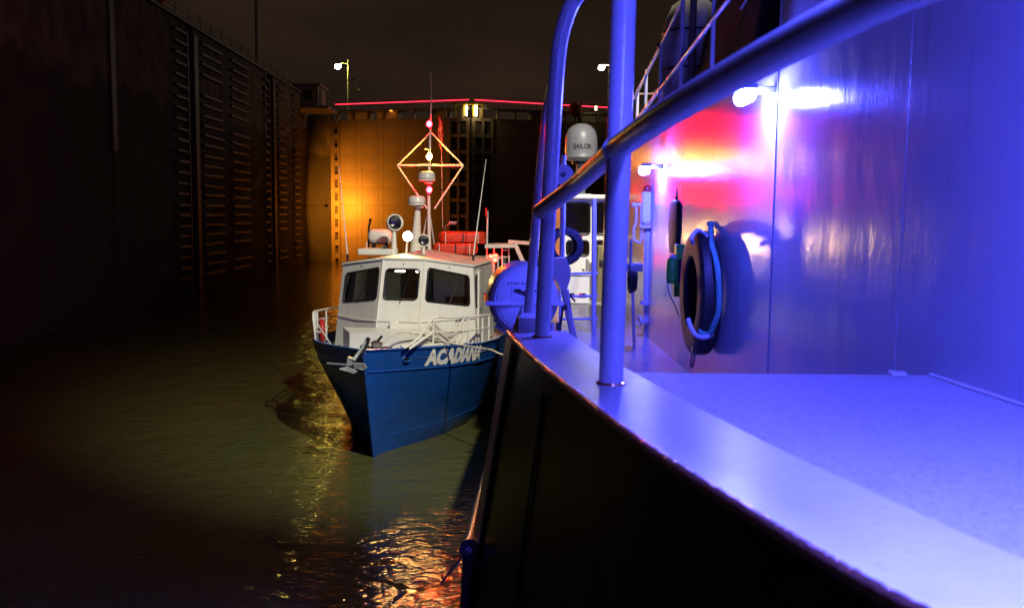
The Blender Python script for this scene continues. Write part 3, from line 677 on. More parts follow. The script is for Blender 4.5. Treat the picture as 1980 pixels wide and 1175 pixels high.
# ---- green gas bottle on bracket
c = P(1300, 524, 9.6)
t = thing('gas_bottle', 'green gas bottle and valve box in a bracket on the wall', 'gas bottle', (c.x, c.y, MD))
part('bottle', 'green_paint', t, lambda m: m.lathe([(0, -.13), (.05, -.13), (.062, -.1), (.062, .09), (.05, .13), (.02, .15), (0, .16)], c))
part('valve_box', 'green_paint', t, lambda m: m.box(P(1316, 487, 9.6), (.11, .12, .16), bev=.012))
part('lower_box', 'green_paint', t, lambda m: m.box(P(1310, 560, 9.6), (.09, .12, .14), bev=.012))
part('valve', 'pipe_paint', t, lambda m: (m.sphere(P(1304, 500, 9.6), .045, 1.3), m.tube([P(1296, 502, 9.6), P(1322, 498, 9.6)], .014, 8)))
part('hose', 'webbing', t, lambda m: m.tube(bent([P(1290, 545, 9.6), P(1294, 568, 9.6), P(1304, 588, 9.6), P(1312, 610, 9.5)], 5), .007, 6))
part('bracket', 'dark_metal', t, lambda m: m.box((WX - .06, c.y, c.z - .05), (.12, .05, .4)))
# ---- standpipe with valves
bx = P(1252, 645, 12.0); bx.z = MD
t = thing('standpipe', 'blue-lit standpipe with flanges and valve head standing by the wall', 'pipe', bx)
def Pp(px, py): return P(px, py, 12.0)
part('pipe', 'pipe_paint', t, lambda m: m.tube([bx, Pp(1253, 440)], .055, 14))
for py in (585, 620, 438): part('flange', 'pipe_paint', t, lambda m: m.lathe([(0, -.02), (.11, -.02), (.11, .02), (0, .02)], Pp(1253, py)))
part('valve_head', 'gunwale_paint', t, lambda m: m.box(Pp(1252, 402), (.16, .16, .42), bev=.03))
part('cap', 'red_paint', t, lambda m: m.sphere(Pp(1252, 366), .06))
part('hand_wheel', 'pipe_paint', t, lambda m: (m.torus(Pp(1236, 620), .06, .014, (1, .3, 0), 24, 8), m.tube([Pp(1236, 620), Pp(1253, 620)], .014, 8)))
part('side_arm', 'pipe_paint', t, lambda m: (m.tube([Pp(1226, 396), Pp(1276, 396)], .022, 10), m.sphere(Pp(1226, 396), .035), m.sphere(Pp(1277, 396), .035)))
part('side_pipe', 'pipe_paint', t, lambda m: m.tube(bent([Pp(1230, 396), Pp(1230, 430), Pp(1226, 440), Pp(1226, 462), Pp(1234, 468), Pp(1240, 462), Pp(1240, 400)], 5), .014, 8))
hp = P(1222, 520, 11.0)
t = thing('hose_rack', 'dark hose hanging on a rack beside the standpipe', 'hose', (hp.x, hp.y, MD))
part('hose', 'rubber', t, lambda m: [m.torus(hp + Vector((-.02 + .02 * k, 0, -.12)), .16 - .01 * k, .02, (1, -.05, 0), 30, 8) for k in range(4)])
part('rack', 'pipe_paint', t, lambda m: (m.tube([hp + Vector((-.02, 0, .36)), hp + Vector((-.02, 0, -.1))], .018, 8), m.box(hp + Vector((.03, 0, .02)), (.2, .06, .1), bev=.01), m.tube([(hp.x + .05, hp.y, MD), hp], .02, 8)))

# ---- life raft canister
rc = P(1014, 580, 8.4); RR = .332; RL = 1.15
t = thing('life_raft_canister', 'round white life raft canister with printed end, behind the curved post', 'life raft', rc - Vector((0, 0, RR + .1)))
dax = Vector((.03, -1, .02)).normalized()
def canister(m, half):
    prof = [(0, .05), (.12, .048), (.2, .038), (.258, .02), (.268, .004), (.282, -.002), (.312, -.05), (.326, -.09), (.332, -.13), (.332, -RL + .13), (.326, -RL + .09), (.282, -RL), (.2, -RL - .03), (0, -RL - .05)]
    z = dax; x = Vector((1, .03, 0)); x = (x - z * x.dot(z)).normalized(); y = z.cross(x)
    if y.z < 0: y = -y
    n = 26; a0 = -.07
    ang = [a0 + (math.pi - 2 * a0) * k / n for k in range(n + 1)] if half > 0 else [-(-a0) - (math.pi + 2 * a0) * k / n for k in range(n + 1)]
    vs = [rc + z * h + (x * math.cos(a) + y * math.sin(a)) * max(r, .001) for (r, h) in prof for a in ang]
    m.add(vs, [(i * (n + 1) + k, i * (n + 1) + k + 1, (i + 1) * (n + 1) + k + 1, (i + 1) * (n + 1) + k) for i in range(len(prof) - 1) for k in range(n)], True)
RXv = (Vector((1, .03, 0)) - dax * Vector((1, .03, 0)).dot(dax)).normalized(); RYv = dax.cross(RXv); RYv = RYv if RYv.z > 0 else -RYv
up_shell = part('upper_shell', 'raft_white', t, lambda m: canister(m, 1))
part('lower_shell', 'raft_white', t, lambda m: canister(m, -1))
def RP(u, v, h=.055): return rc + RXv * u + RYv * v + dax * h
part('flange', 'raft_white', t, lambda m: m.box(rc - dax * 0 + dax * (-RL / 2 + .02) + RYv * (-.03), (RR * 2 + .06, RL + .1, .035), Matrix((RXv, dax, RYv)).transposed(), bev=.008))
part('face_rim', 'raft_white', t, lambda m: m.torus(rc + dax * .0, .272, .012, dax, 48, 8))
def flat_text(parent, s, u0, u1, v0, v1, m, fn, name='lettering', **k):
    uv, fs = text_mesh(s, **k); b = MB(); b.add([fn(lerp(u0, u1, x), lerp(v0, v1, y)) for x, y in uv], fs)
    return b.build(name, m, parent)
def face_h(u, v): r = math.hypot(u, v); return interp([(0, .05), (.12, .048), (.2, .038), (.258, .02)], r) + .004
fnR = lambda u, v: RP(u, v, face_h(u, v))
flat_text(up_shell, 'THIS SIDE UP', -.165, .165, .145, .168, 'print_black', fnR, offset=.01)
for (u, v, s_) in ((-.045, .075, 1), (.045, .075, 1)):
    pass
b = MB(); b.add([fnR(u, v) for u, v in [(-.115, .085), (-.09, .105), (-.045, .108), (-.02, .085), (0, .095), (.02, .085), (.045, .108), (.09, .105), (.115, .085), (.06, .062), (.02, .05), (0, .035), (-.02, .05), (-.06, .062)]], [(0, 1, 2, 13), (2, 3, 12, 13), (3, 4, 10, 11, 12), (4, 5, 10), (5, 6, 9, 10), (6, 7, 8, 9)])
b.build('emblem', 'print_black', up_shell)
flat_text(up_shell, 'TOWARD DECK', -.10, .10, .0, .022, 'bar_grey', fnR, offset=.005)
b = MB(); fr = [(-.125, -.012), (.125, -.012), (.125, .122), (-.125, .122)]
for (a, c_) in zip(fr, fr[1:] + fr[:1]): b.tube([fnR(*a), fnR((a[0] + c_[0]) / 2, (a[1] + c_[1]) / 2), fnR(*c_)], .0016, 4)
b.build('label_frame', 'bar_grey', up_shell)
for q in (0, .6): part('cradle', 'pipe_paint', t, lambda m: m.tube([rc + dax * (-.25 - q) + Vector((-.26, 0, -.26)), rc + dax * (-.25 - q) + Vector((-.1, 0, -.36)), rc + dax * (-.25 - q) + Vector((.16, 0, -.36)), rc + dax * (-.25 - q) + Vector((.28, 0, -.24)), Vector((rc.x + .34, rc.y + .25 + q, MD))], .022, 8))
part('lashing', 'dark_metal', t, lambda m: (m.box(rc + Vector((.37, 0, -.06)), (.05, .1, .05)), m.tube([rc + Vector((.36, 0, -.06)), rc + Vector((.33, 0, -.3)), rc + Vector((.34, 0, -.42))], .012, 6), m.box(rc + Vector((.32, -.02, -.24)), (.05, .05, .07))))
# ---- davit with winch hood, hanging tyre
dv = P(1090, 560, 10.5)
t = thing('davit', 'blue-lit davit with winch hood and leg beside the life raft', 'davit', (dv.x, dv.y, MD))
def Pd(px, py, Y=10.5): return P(px, py, Y)
hood = [(1066, 500), (1096, 500), (1104, 522), (1103, 540), (1096, 560), (1090, 575), (1078, 545), (1068, 536)]
part('winch_hood', 'pipe_paint', t, lambda m: m.prism([Pd(*q) for q in hood], (.0, .35, 0)))
part('leg', 'pipe_paint', t, lambda m: m.tube([Pd(1092, 560), Pd(1100, 610), Pd(1112, 664)], [.05, .042, .04], 10))
part('post', 'pipe_paint', t, lambda m: m.tube([Pd(1086, 545, 10.9), Pd(1089, 330, 10.9), Pd(1090, 300, 10.9)], .032, 10))
part('sheave', 'raft_white', t, lambda m: m.lathe([(0, -.03), (.12, -.03), (.12, .03), (0, .03)], Pd(1089, 338, 10.8), (0, 1, 0)))
part('pin', 'dark_metal', t, lambda m: m.lathe([(0, -.04), (.03, -.04), (.03, .04), (0, .04)], Pd(1089, 338, 10.78), (0, 1, 0)))
part('strap', 'red_paint', t, lambda m: m.tube([Pd(1096, 591), Pd(1104, 589)], .03, 8))
part('handle', 'dark_metal', t, lambda m: m.tube([Pd(1098, 565), Pd(1112, 583)], .012, 6))
c = P(1091, 476, 11.6)
t = thing('tire_fender', 'black tyre with open hub hanging in front of the white deckhouse', 'tire', c - Vector((0, 0, .26)), None)
part('tire_body', 'rubber', t, lambda m: tyre(m, c, .245, .16, Vector((.25, -1, 0))))
part('hanger', 'rope_white', t, lambda m: m.tube([c + Vector((0, 0, .2)), c + Vector((0, 0, .55))], .012, 6))
# ---- rail gate on the main deck
a = P(1148, 640, 12.4)
t = thing('deck_railing', 'blue-lit three-bar deck railing beside the davit', 'railing', (a.x, a.y, MD))
part('post', 'pipe_paint', t, lambda m: m.tube([(a.x, a.y, MD), P(1149, 385, 12.4)], .034, 10))
for py, x0 in ((529, 1104), (573, 1094), (617, 1084)): part('bar', 'pipe_paint', t, lambda m: m.tube([P(x0, py, 12.4), P(1156, py - 1, 12.4)], .017, 8))
part('end_post', 'pipe_paint', t, lambda m: m.tube([P(1083, 660, 12.4), P(1083, 527, 12.4)], .02, 8))
# ---- white deckhouse aft
YH = 17.5
t = thing('deckhouse', 'white deckhouse with dark windows at the aft end of the ship deck', 'deckhouse', (P(1130, 640, YH).x, YH + 1, MD))
def hp_(px, py, dy=0): return P(px, py, YH + dy)
def rrect(x0, y0, x1, y1, r, n=4):
    out = []
    for cx, cy, a0 in ((x1 - r, y0 + r, -90), (x1 - r, y1 - r, 0), (x0 + r, y1 - r, 90), (x0 + r, y0 + r, 180)):
        for k in range(n + 1): a_ = R(a0 + 90 * k / n); out.append((cx + r * math.cos(a_), cy + r * math.sin(a_)))
    return out
def house_panel(x0, y0, x1, y1, holes):
    pass
def frame_panel(m, C4, hole, n=4):
    # C4 corner points in order of the hole's four arcs; hole = list of 4*(n+1) points
    k = n + 1; vs = list(C4) + list(hole); fs = []
    for c_ in range(4):
        arc = [4 + c_ * k + j for j in range(k)]
        for j in range(n): fs.append((c_, arc[j], arc[j + 1]))
        nx = (c_ + 1) % 4; fs.append((c_, arc[-1], 4 + nx * k, nx))
    m.add(vs, fs)
wins = [((1086, 386, 1144, 462), (1094, 393, 1140, 453, 7)), ((1086, 462, 1144, 497), (1096, 465, 1138, 494, 7)), ((1144, 386, 1200, 462), (1152, 393, 1192, 453, 7)), ((1144, 462, 1200, 497), (1152, 465, 1192, 494, 7))]
for (fx0, fy0, fx1, fy1), (x0, y0, x1, y1, r_) in wins:
    hole = [hp_(x, y) for x, y in rrect(x0, y0, x1, y1, r_)]
    C4 = [hp_(fx1, fy0), hp_(fx1, fy1), hp_(fx0, fy1), hp_(fx0, fy0)]
    f = part('front_panel', 'boat_white', t, lambda m: frame_panel(m, C4, hole))
    part('gasket', 'gasket', f, lambda m: m.tube(hole, .022, 6, closed=True))
    part('pane', 'window_glass', f, lambda m: m.add([h + Vector((0, .02, 0)) for h in hole], [tuple(range(len(hole)))]))
part('lower_front', 'boat_white', t, lambda m: m.prism([hp_(1086, 497), hp_(1200, 497), hp_(1200, 660), hp_(1086, 660)], (0, .04, 0)))
part('side_wall', 'boat_white', t, lambda m: (m.prism([hp_(1086, 386), hp_(1086, 660), hp_(1086, 660) + Vector((0, 2, 0)), hp_(1086, 386) + Vector((0, 2, 0))], (.03, 0, 0)), m.prism([hp_(1200, 386), hp_(1200, 660), hp_(1200, 660) + Vector((0, 2, 0)), hp_(1200, 386) + Vector((0, 2, 0))], (.03, 0, 0))))
part('back_wall', 'interior', t, lambda m: m.prism([hp_(1086, 386, 2), hp_(1200, 386, 2), hp_(1200, 660, 2), hp_(1086, 660, 2)], (0, .04, 0)))
ro = part('roof', 'boat_white', t, lambda m: m.box((hp_(1143, 384).x, YH + .95, hp_(1143, 384).z + .03), (1.3, 2.2, .08), bev=.02))
part('roof_lamp', 'dark_metal', ro, lambda m: m.box(hp_(1128, 378), (.35, .15, .07), bev=.02))
part('sign_plate', 'red_paint', t, lambda m: m.box(hp_(1118, 457) - Vector((0, .02, 0)), (.16, .02, .04)))
part('fold_panel', 'boat_white', t, lambda m: m.prism([hp_(1134, 497, -.05), hp_(1146, 515, -.3), hp_(1146, 640, -.3), hp_(1134, 640, -.05)], (.03, 0, 0)))
e_ = P(1127, 548, 16.8)
t = thing('fire_extinguisher', 'red fire extinguisher on the front of the white deckhouse', 'extinguisher', (e_.x, e_.y, e_.z - .3))
part('cylinder', 'red_paint', t, lambda m: m.lathe([(0, -.25), (.065, -.25), (.072, -.22), (.072, .12), (.05, .19), (.02, .21), (0, .22)], e_))
part('valve', 'dark_metal', t, lambda m: (m.tube([e_ + Vector((0, 0, .2)), e_ + Vector((0, 0, .27))], .018, 8), m.tube([e_ + Vector((0, 0, .26)), e_ + Vector((.07, -.03, .2)), e_ + Vector((.075, -.03, -.1))], .01, 6)))
part('bracket', 'dark_metal', t, lambda m: m.box(e_ + Vector((0, .36, 0)), (.06, .6, .06)))
q = P(1098, 632, 16.5)
t = thing('deck_locker', 'low white locker with red and black marks in front of the deckhouse', 'locker', (q.x + .1, q.y, MD))
part('box', 'boat_white', t, lambda m: m.box((q.x + .1, q.y, MD + .26), (.52, .5, .5), bev=.02))
part('lid', 'boat_white', t, lambda m: m.box((q.x + .1, q.y, MD + .54), (.56, .54, .05), bev=.012))
for dx, mm in ((-.1, 'red_paint'), (.05, 'print_black'), (.2, 'red_paint'), (.26, 'print_black')): part('mark', mm, t, lambda m: m.box((q.x + dx, q.y - .252, MD + .16), (.07, .006, .08)))
q = P(1162, 540, 16.9)
t = thing('control_box', 'yellowish control cabinet beside the deckhouse, half hidden by the thick post', 'cabinet', (q.x, q.y, MD))
part('box', 'cabinet_olive', t, lambda m: m.box((q.x + .05, q.y, MD + .52), (.28, .3, 1.04), bev=.02)); part('switch', 'dark_metal', t, lambda m: m.box((q.x - .02, q.y - .16, MD + .72), (.06, .04, .1)))
# ---- satellite dome
s0 = P(1124, 275, 20.0)
t = thing('satellite_dome', 'white satellite dome lettered SAILOR on a pedestal above the deckhouse', 'dome', s0 - Vector((0, 0, 1.5)))
RD = .355
dome = part('dome', 'dome_white', t, lambda m: m.lathe([(0, -.42), (.2, -.42), (.29, -.40), (.345, -.34), (.352, -.33), (.345, -.32), (.355, -.2), (.352, .02), (.335, .14), (.29, .26), (.2, .35), (.1, .39), (0, .4)], s0, (0, 0, 1), 40))
def fnD(u, v):
    a_ = u / RD; return Vector((s0.x + math.sin(a_ - .1) * (RD + .004), s0.y - math.cos(a_ - .1) * (RD + .004), s0.z + v))
flat_text(dome, 'SAILOR', -.165, .235, -.165, -.055, 'print_black', fnD, offset=.03)
part('pedestal', 'dome_white', t, lambda m: m.tube([s0 - Vector((0, 0, 2.6)), s0 - Vector((0, 0, .42))], [.14, .1], 14))
part('base_ring', 'dark_metal', t, lambda m: m.lathe([(0, -.47), (.2, -.47), (.2, -.42), (0, -.42)], s0))

# ================================================================ THE BOAT "ACADIANA"
S0 = Vector((P(702, 678, 19.2).x, 19.2, 0)); PHI = R(7)
AF = Vector((math.sin(PHI), math.cos(PHI), 0)); AV = Vector((math.cos(PHI), -math.sin(PHI), 0))
def A(s, v, z): return S0 + AF * s + AV * v + Vector((0, 0, z))
RM = Matrix((AV, AF, Vector((0, 0, 1)))).transposed()
boat = thing('motor_boat', 'blue-hulled white survey boat named ACADIANA moored bow-on in the lock', 'boat', A(7, 0, 0))
bt = [(0, .04), (.25, .26), (.5, .49), (1, .93), (1.5, 1.33), (2, 1.68), (3, 2.12), (4.5, 2.32), (7, 2.33), (12, 2.25), (15, 2.1)]
bk = [(0, .03), (.25, .22), (.5, .42), (1, .83), (1.5, 1.22), (2, 1.56), (3, 2.0), (4.5, 2.24), (7, 2.28), (12, 2.2), (15, 2.05)]
bc = [(0, .015), (.25, .05), (.6, .16), (1, .34), (1.5, .62), (2, .88), (3, 1.3), (4.5, 1.72), (7, 2.0), (12, 2.0), (15, 1.95)]
zt = [(0, 2.55), (1, 2.47), (2, 2.40), (3, 2.33), (5, 2.2), (8, 2.1), (15, 2.15)]
def stem_off(z): return .0 + (2.55 - z) * .34          # rake of the stem
rows = []
SS = [0, .1, .25, .4, .6, .8, 1, 1.25, 1.5, 1.75, 2, 2.5, 3, 3.75, 4.5, 5.5, 7, 9, 12, 15]
def hull_sec(s):
    T = interp(zt, s); kn = T - .50 + .03 * min(s, 4) / 4
    return [(interp(bt, s), T), (interp(bk, s), kn), (lerp(interp(bk, s), interp(bc, s), .42), lerp(kn, .38, .42)), (lerp(interp(bk, s), interp(bc, s), .78), lerp(kn, .38, .76)), (interp(bc, s), .38), (interp(bc, s) * .9, .0), (interp(bc, s) * .5, -.5)]
def hull_surf(s, side, f):   # f in 0..6 down the section
    sec = hull_sec(s); i = min(int(f), 5); t_ = f - i
    bb = lerp(sec[i][0], sec[i + 1][0], t_); z = lerp(sec[i][1], sec[i + 1][1], t_)
    return A(s + stem_off(z) * max(0, 1 - s / 4.5), side * bb, z)
def hull_side(m, side, f0, f1, out=0):
    fsx = [f0 + (f1 - f0) * k / (1 if f1 - f0 <= 1 else int(f1 - f0)) for k in range((1 if f1 - f0 <= 1 else int(f1 - f0)) + 1)]
    vs = [hull_surf(s, side, f) for s in SS for f in fsx]; n = len(fsx)
    m.add(vs, [(i * n + k, i * n + k + 1, (i + 1) * n + k + 1, (i + 1) * n + k) for i in range(len(SS) - 1) for k in range(n - 1)], True)
hl = part('hull', 'boat_blue', boat, lambda m: [hull_side(m, sd, 1, 6) for sd in (-1, 1)] + [m.add([hull_surf(15, 1, f) for f in range(7)] + [hull_surf(15, -1, f) for f in range(6, -1, -1)], [tuple(range(14))])], sharp=30)
bwk = {}
for sd in (-1, 1):
    bwk[sd] = part('bulwark', 'boat_blue', boat, lambda m: hull_side(m, sd, 0, 1), sharp=30)
    part('cap_rail', 'boat_blue', bwk[sd], lambda m: m.tube([hull_surf(s, sd, 0) for s in SS], .025, 8))
    part('rub_strip', 'boat_blue', bwk[sd], lambda m: m.tube([hull_surf(s, sd, 1) + AV * sd * .004 for s in SS], .018, 8))
    part('spray_chine', 'boat_blue', hl, lambda m: m.tube([hull_surf(s, sd, 4.0) for s in SS], .014, 6))
part('stem_bar', 'boat_blue', hl, lambda m: m.tube([hull_surf(0, 1, f) * .5 + hull_surf(0, -1, f) * .5 for f in (0, 1, 2, 3, 4, 5, 6)], .035, 8))
DZ = lambda s: interp(zt, s) - .22
part('deck', 'boat_deck', boat, lambda m: m.add([q for s in SS for q in (A(s + stem_off(DZ(s)) * max(0, 1 - s / 4.5), -interp(bt, s) + .03, DZ(s)), A(s + stem_off(DZ(s)) * max(0, 1 - s / 4.5), interp(bt, s) - .03, DZ(s)))], [(2 * i, 2 * i + 1, 2 * i + 3, 2 * i + 2) for i in range(len(SS) - 1)]))
# lettering on the bulwark, right side
def fnA(u, v):      # u = s along the hull, v = 0..1 up the strip
    p = hull_surf(u, 1, 1 - v); q = hull_surf(u + .05, 1, 1 - v); n_ = (q - p).cross(Vector((0, 0, 1))).normalized()
    if n_.dot(AV) < 0: n_ = -n_
    return p + n_ * .014
flat_text(bwk[1], 'ACADIANA', 1.24, 3.1, .1, .92, 'print_white', fnA, offset=.072, shear=.06)
# hawse hole
hs = fnA(.82, .50); hq = fnA(.9, .5); hd = (hq - hs).normalized(); hn = hd.cross(Vector((0, 0, 1))).normalized(); hn = hn if hn.dot(AV) > 0 else -hn
ring = [hs + hd * .085 * math.cos(2 * math.pi * k / 24) * 1.15 + Vector((0, 0, 1)) * .058 * math.sin(2 * math.pi * k / 24) for k in range(24)]
hh_ = part('fairlead', 'boat_blue', bwk[1], lambda m: m.tube([r_ + hn * .006 for r_ in ring], .017, 8, closed=True))
part('opening', 'gasket', hh_, lambda m: m.add([r_ + hn * .002 for r_ in ring], [tuple(range(24))]))
# wheelhouse -----------------------------------------------------------
ZB, ZT = 2.0, 4.36
bot = [(7.2, -1.86), (3.95, -1.84), (2.72, -.50), (2.72, .56), (3.95, 1.86), (7.2, 1.90)]
topp = [(7.2, -1.55), (4.10, -1.64), (3.16, -.34), (3.16, .69), (4.10, 1.74), (7.2, 1.82)]
zto = [4.14, 4.16, ZT, ZT, 4.16, 4.14]
wh = part('wheelhouse', 'boat_white', boat, lambda m: m.box(A(5.6, 0, 2.06), (3.5, 3.0, .1), RM))
def facet(i, win, name='wheelhouse_panel', r_=.09):
    Bl = A(*bot[i], ZB); Br = A(*bot[i + 1], ZB); Tl = A(*topp[i], zto[i]); Tr = A(*topp[i + 1], zto[i + 1])
    def uv(u, v): return Bl.lerp(Br, u).lerp(Tl.lerp(Tr, u), v)
    W = (Br - Bl).length; H = (Tl - Bl).length; u0, u1, v0, v1 = win
    hole2 = []
    ru = r_ / W; rv = r_ / H; sk = win_skew[i]
    for cx, cy, a0 in ((u1 - ru, v0 + rv, -90), (u1 - ru, v1 - rv, 0), (u0 + ru, v1 - rv, 90), (u0 + ru, v0 + rv, 180)):
        for k in range(5):
            a_ = R(a0 + 22.5 * k); uu = cx + ru * math.cos(a_); vv = cy + rv * math.sin(a_); hole2.append(uv(uu, vv + sk * (uu - .5)))
    f = part(name, 'boat_white', wh, lambda m: frame_panel(m, [Br, Tr, Tl, Bl], hole2))
    nn = (Br - Bl).cross(Tl - Bl).normalized()
    cen = A(5.5, 0, 3.2)
    if nn.dot(cen - uv(.5, .5)) > 0: nn = -nn
    return f, hole2, nn, uv
win_skew = {0: 0, 1: .04, 2: 0, 3: -.05, 4: 0}
for i, win in ((1, (.12, .93, .555, .885)), (2, (.10, .90, .575, .885)), (3, (.08, .90, .545, .885)), (0, (.62, .95, .5, .86)), (4, (.05, .34, .5, .86))):
    f, hole, nn, uv = facet(i, win)
    g_ = MB(); g_.tube([h + nn * .004 for h in hole], .024, 8, closed=True); go = g_.build('gasket', 'gasket', boat)
    part('pane', 'window_glass', go, lambda m: m.add([h - nn * .015 for h in hole], [tuple(range(len(hole)))]))
    if i in (1, 2, 3):
        wl = (uv(.5, .53), uv(.62, .74)); part('wiper', 'dark_metal', wh, lambda m: (m.tube([wl[0] + nn * .03, wl[1] + nn * .03], .011, 6), m.tube([uv(.56, .60) + nn * .035, uv(.68, .86) + nn * .035], .009, 6)))
        part('screw_cover', 'steel', wh, lambda m: m.sphere(uv(.5, .94) + nn * .01, .02))
for ia in (2, 3): part('corner_bead', 'boat_white', wh, lambda m: m.tube([A(*bot[ia], ZB), A(*topp[ia], zto[ia])], .018, 8))
rf_pts = [A(s - .02 if 0 < k < 5 else s, v * 1.01, zto[k] + .01) for k, (s, v) in enumerate(topp)]
b = MB(); n_ = 6; cr0 = A(5.2, 0, 4.50)
b.add(rf_pts + [p - Vector((0, 0, .07)) for p in rf_pts] + [A(3.6, 0, 4.44), A(7.2, 0, 4.44)], [(0, 1, 12, 13), (1, 2, 12), (2, 3, 12), (3, 4, 12), (4, 5, 13, 12)] + [(i, i + 1, i + 7, i + 6) for i in range(5)])
roof = b.build('roof', 'roof_deck', boat)
part('roof_trim', 'boat_white', roof, lambda m: m.tube([p - Vector((0, 0, .035)) for p in rf_pts], .026, 8))
# interior seen through the windows
part('aft_bulkhead', 'interior', wh, lambda m: m.box(A(6.4, 0, 3.15), (3.2, .05, 2.1), RM))
part('bulkhead_panel', 'interior_light', wh, lambda m: (m.box(A(6.3, .75, 3.4), (.9, .04, 1.0), RM), m.box(A(6.3, -.9, 3.3), (.5, .04, 1.0), RM)))
part('console', 'dark_metal', wh, lambda m: m.box(A(4.05, 0, 2.9), (2.4, .6, .5), RM, bev=.04))
part('helm_chair', 'print_black', wh, lambda m: (m.box(A(5.2, .25, 3.3), (.5, .14, .8), RM, bev=.06), m.box(A(5.0, .25, 2.9), (.5, .5, .14), RM, bev=.05)))
part('door_frame', 'wood', wh, lambda m: (m.box(A(6.2, 1.25, 3.05), (.12, .06, 1.7), RM), m.box(A(6.0, .95, 3.0), (.5, .3, .35), RM), m.box(A(6.2, -.2, 3.05), (.6, .05, 1.7), RM)))
part('cabin_lamp', 'cabin_lamp', wh, lambda m: [m.box(A(4.0, v_, 3.98), (.24, .1, .03), RM) for v_ in (-.12, .42)])
# eyebrow line and vent box on the front
part('fender_moulding', 'boat_white', wh, lambda m: m.tube([A(lerp(bot[k][0], topp[k][0], .35) - .02, lerp(bot[k][1], topp[k][1], .35) * 1.005, 2.83) for k in range(1, 5)], .014, 6))
part('front_vent', 'boat_white', wh, lambda m: m.box(A(2.72, .02, 2.76), (.2, .12, .2), RM, bev=.03))
# aft cabin
part('aft_cabin', 'boat_white', boat, lambda m: m.box(A(9.4, .1, 3.0), (3.3, 4.3, 2.1), RM, bev=.04))
pn = part('side_door', 'boat_white', boat, lambda m: m.box(A(4.7, 1.84, 3.05), (.05, .66, 1.9), RM, bev=.01))
part('handle', 'steel', pn, lambda m: m.box(A(4.45, 1.89, 3.0), (.04, .05, .14), RM))
part('door_edge', 'dark_metal', pn, lambda m: m.box(A(5.08, 1.83, 3.05), (.06, .05, 1.95), RM))
# trunk on the foredeck
part('foredeck_trunk', 'boat_white', boat, lambda m: m.prism([A(1.75, -.8, 2.2), A(1.75, .8, 2.2), A(2.75, 1.25, 2.2), A(2.75, -1.25, 2.2)], (0, 0, .48)))
# capstan, anchor
cp = A(1.25, -.02, DZ(1.2))
cpn = part('capstan', 'steel', boat, lambda m: m.lathe([(0, 0), (.16, 0), (.15, .05), (.09, .1), (.085, .2), (.14, .27), (.14, .32), (.05, .36), (0, .36)], cp, (0, 0, 1), 20))
part('crank', 'dark_metal', cpn, lambda m: (m.tube([cp + Vector((-.3, 0, .2)), cp + Vector((.34, 0, .18))], .03, 8), m.sphere(cp + Vector((-.32, 0, .2)), .07, 1, 1, .8), m.tube([cp + Vector((0, 0, .32)), cp + Vector((.12, -.1, .46))], .03, 8)))
an = thing('anchor', 'galvanised stock anchor hanging over the stem of the blue boat', 'anchor', P(683, 706, 19.3))
def Pa(px, py, Y=19.35): return P(px, py, Y - .5)
part('shank', 'chain_grey', an, lambda m: m.tube([Pa(712, 653, 19.9), Pa(698, 676, 19.5), Pa(683, 697)], [.03, .035, .045], 8))
part('crown', 'chain_grey', an, lambda m: m.prism([Pa(668, 714), Pa(672, 690), Pa(682, 694), Pa(684, 716)], (.02, .12, 0)))
part('stock', 'chain_grey', an, lambda m: m.tube([Pa(632, 702, 19.5), Pa(676, 706), Pa(704, 709, 19.2)], .022, 8))
part('fluke', 'chain_grey', an, lambda m: m.prism([Pa(682, 703, 19.25), Pa(704, 704, 19.05), Pa(709, 712, 19.0), Pa(700, 716, 19.0), Pa(684, 710, 19.2)], (0, .05, .02)))
part('fluke', 'chain_grey', an, lambda m: m.prism([Pa(656, 714, 19.1), Pa(672, 711, 19.2), Pa(690, 719, 19.0), Pa(684, 722, 19.0), Pa(668, 717, 19.1)], (0, .06, .02)))
part('roller', 'dark_metal', an, lambda m: m.tube([Pa(696, 684, 19.55), Pa(708, 668, 19.7), Pa(712, 655, 19.85)], .05, 8))
# rails ---------------------------------------------------------------
def rail_line(sd, s0, s1, dz, n=10, inn=.06): return [A(lerp(s0, s1, k / n) + .0, sd * (interp(bt, lerp(s0, s1, k / n)) - inn), interp(zt, lerp(s0, s1, k / n)) + dz) for k in range(n + 1)]
rt = thing('bow_rail', 'white pipe bow rail along the lettered side of the blue boat', 'railing', A(2.2, 1.7, 2.35), 'bow rails of the blue boat')
part('top_bar', 'boat_white', rt, lambda m: m.tube(bent([A(.62, .74, 2.52)] + [A(1.0, 1.0, 2.72)] + rail_line(1, 1.45, 3.9, .66, 6), 3), .026, 8))
part('middle_bar', 'boat_white', rt, lambda m: m.tube(rail_line(1, .95, 3.9, .34), .02, 8))
part('brace', 'boat_white', rt, lambda m: m.tube([A(.7, .84, 2.5), A(1.25, 1.28, 2.82)], .03, 8))
part('foot_bar', 'boat_white', rt, lambda m: m.tube(rail_line(1, .75, 1.7, .05), .035, 8))
for s_ in (1.45, 2.55, 3.3, 3.9): q = rail_line(1, s_, s_ + .01, 0, 1)[0]; part('post', 'boat_white', rt, lambda m: m.tube([q - Vector((0, 0, .15)), q + Vector((0, 0, .66))], .026, 8))
rt2 = thing('bow_rail', 'curved white pipe rail on the shadowed left bow of the blue boat', 'railing', A(3, -2, 2.3), 'bow rails of the blue boat')
part('top_bar', 'boat_white', rt2, lambda m: m.tube(bent([A(2.55, -1.88, 2.4), A(2.5, -1.9, 2.75), A(2.6, -1.95, 2.98)] + rail_line(-1, 3.0, 6.5, .68, 5), 4), .026, 8))
for dz in (.44, .2): part('middle_bar', 'boat_white', rt2, lambda m: m.tube(rail_line(-1, 2.7, 6.5, dz), .018, 8))
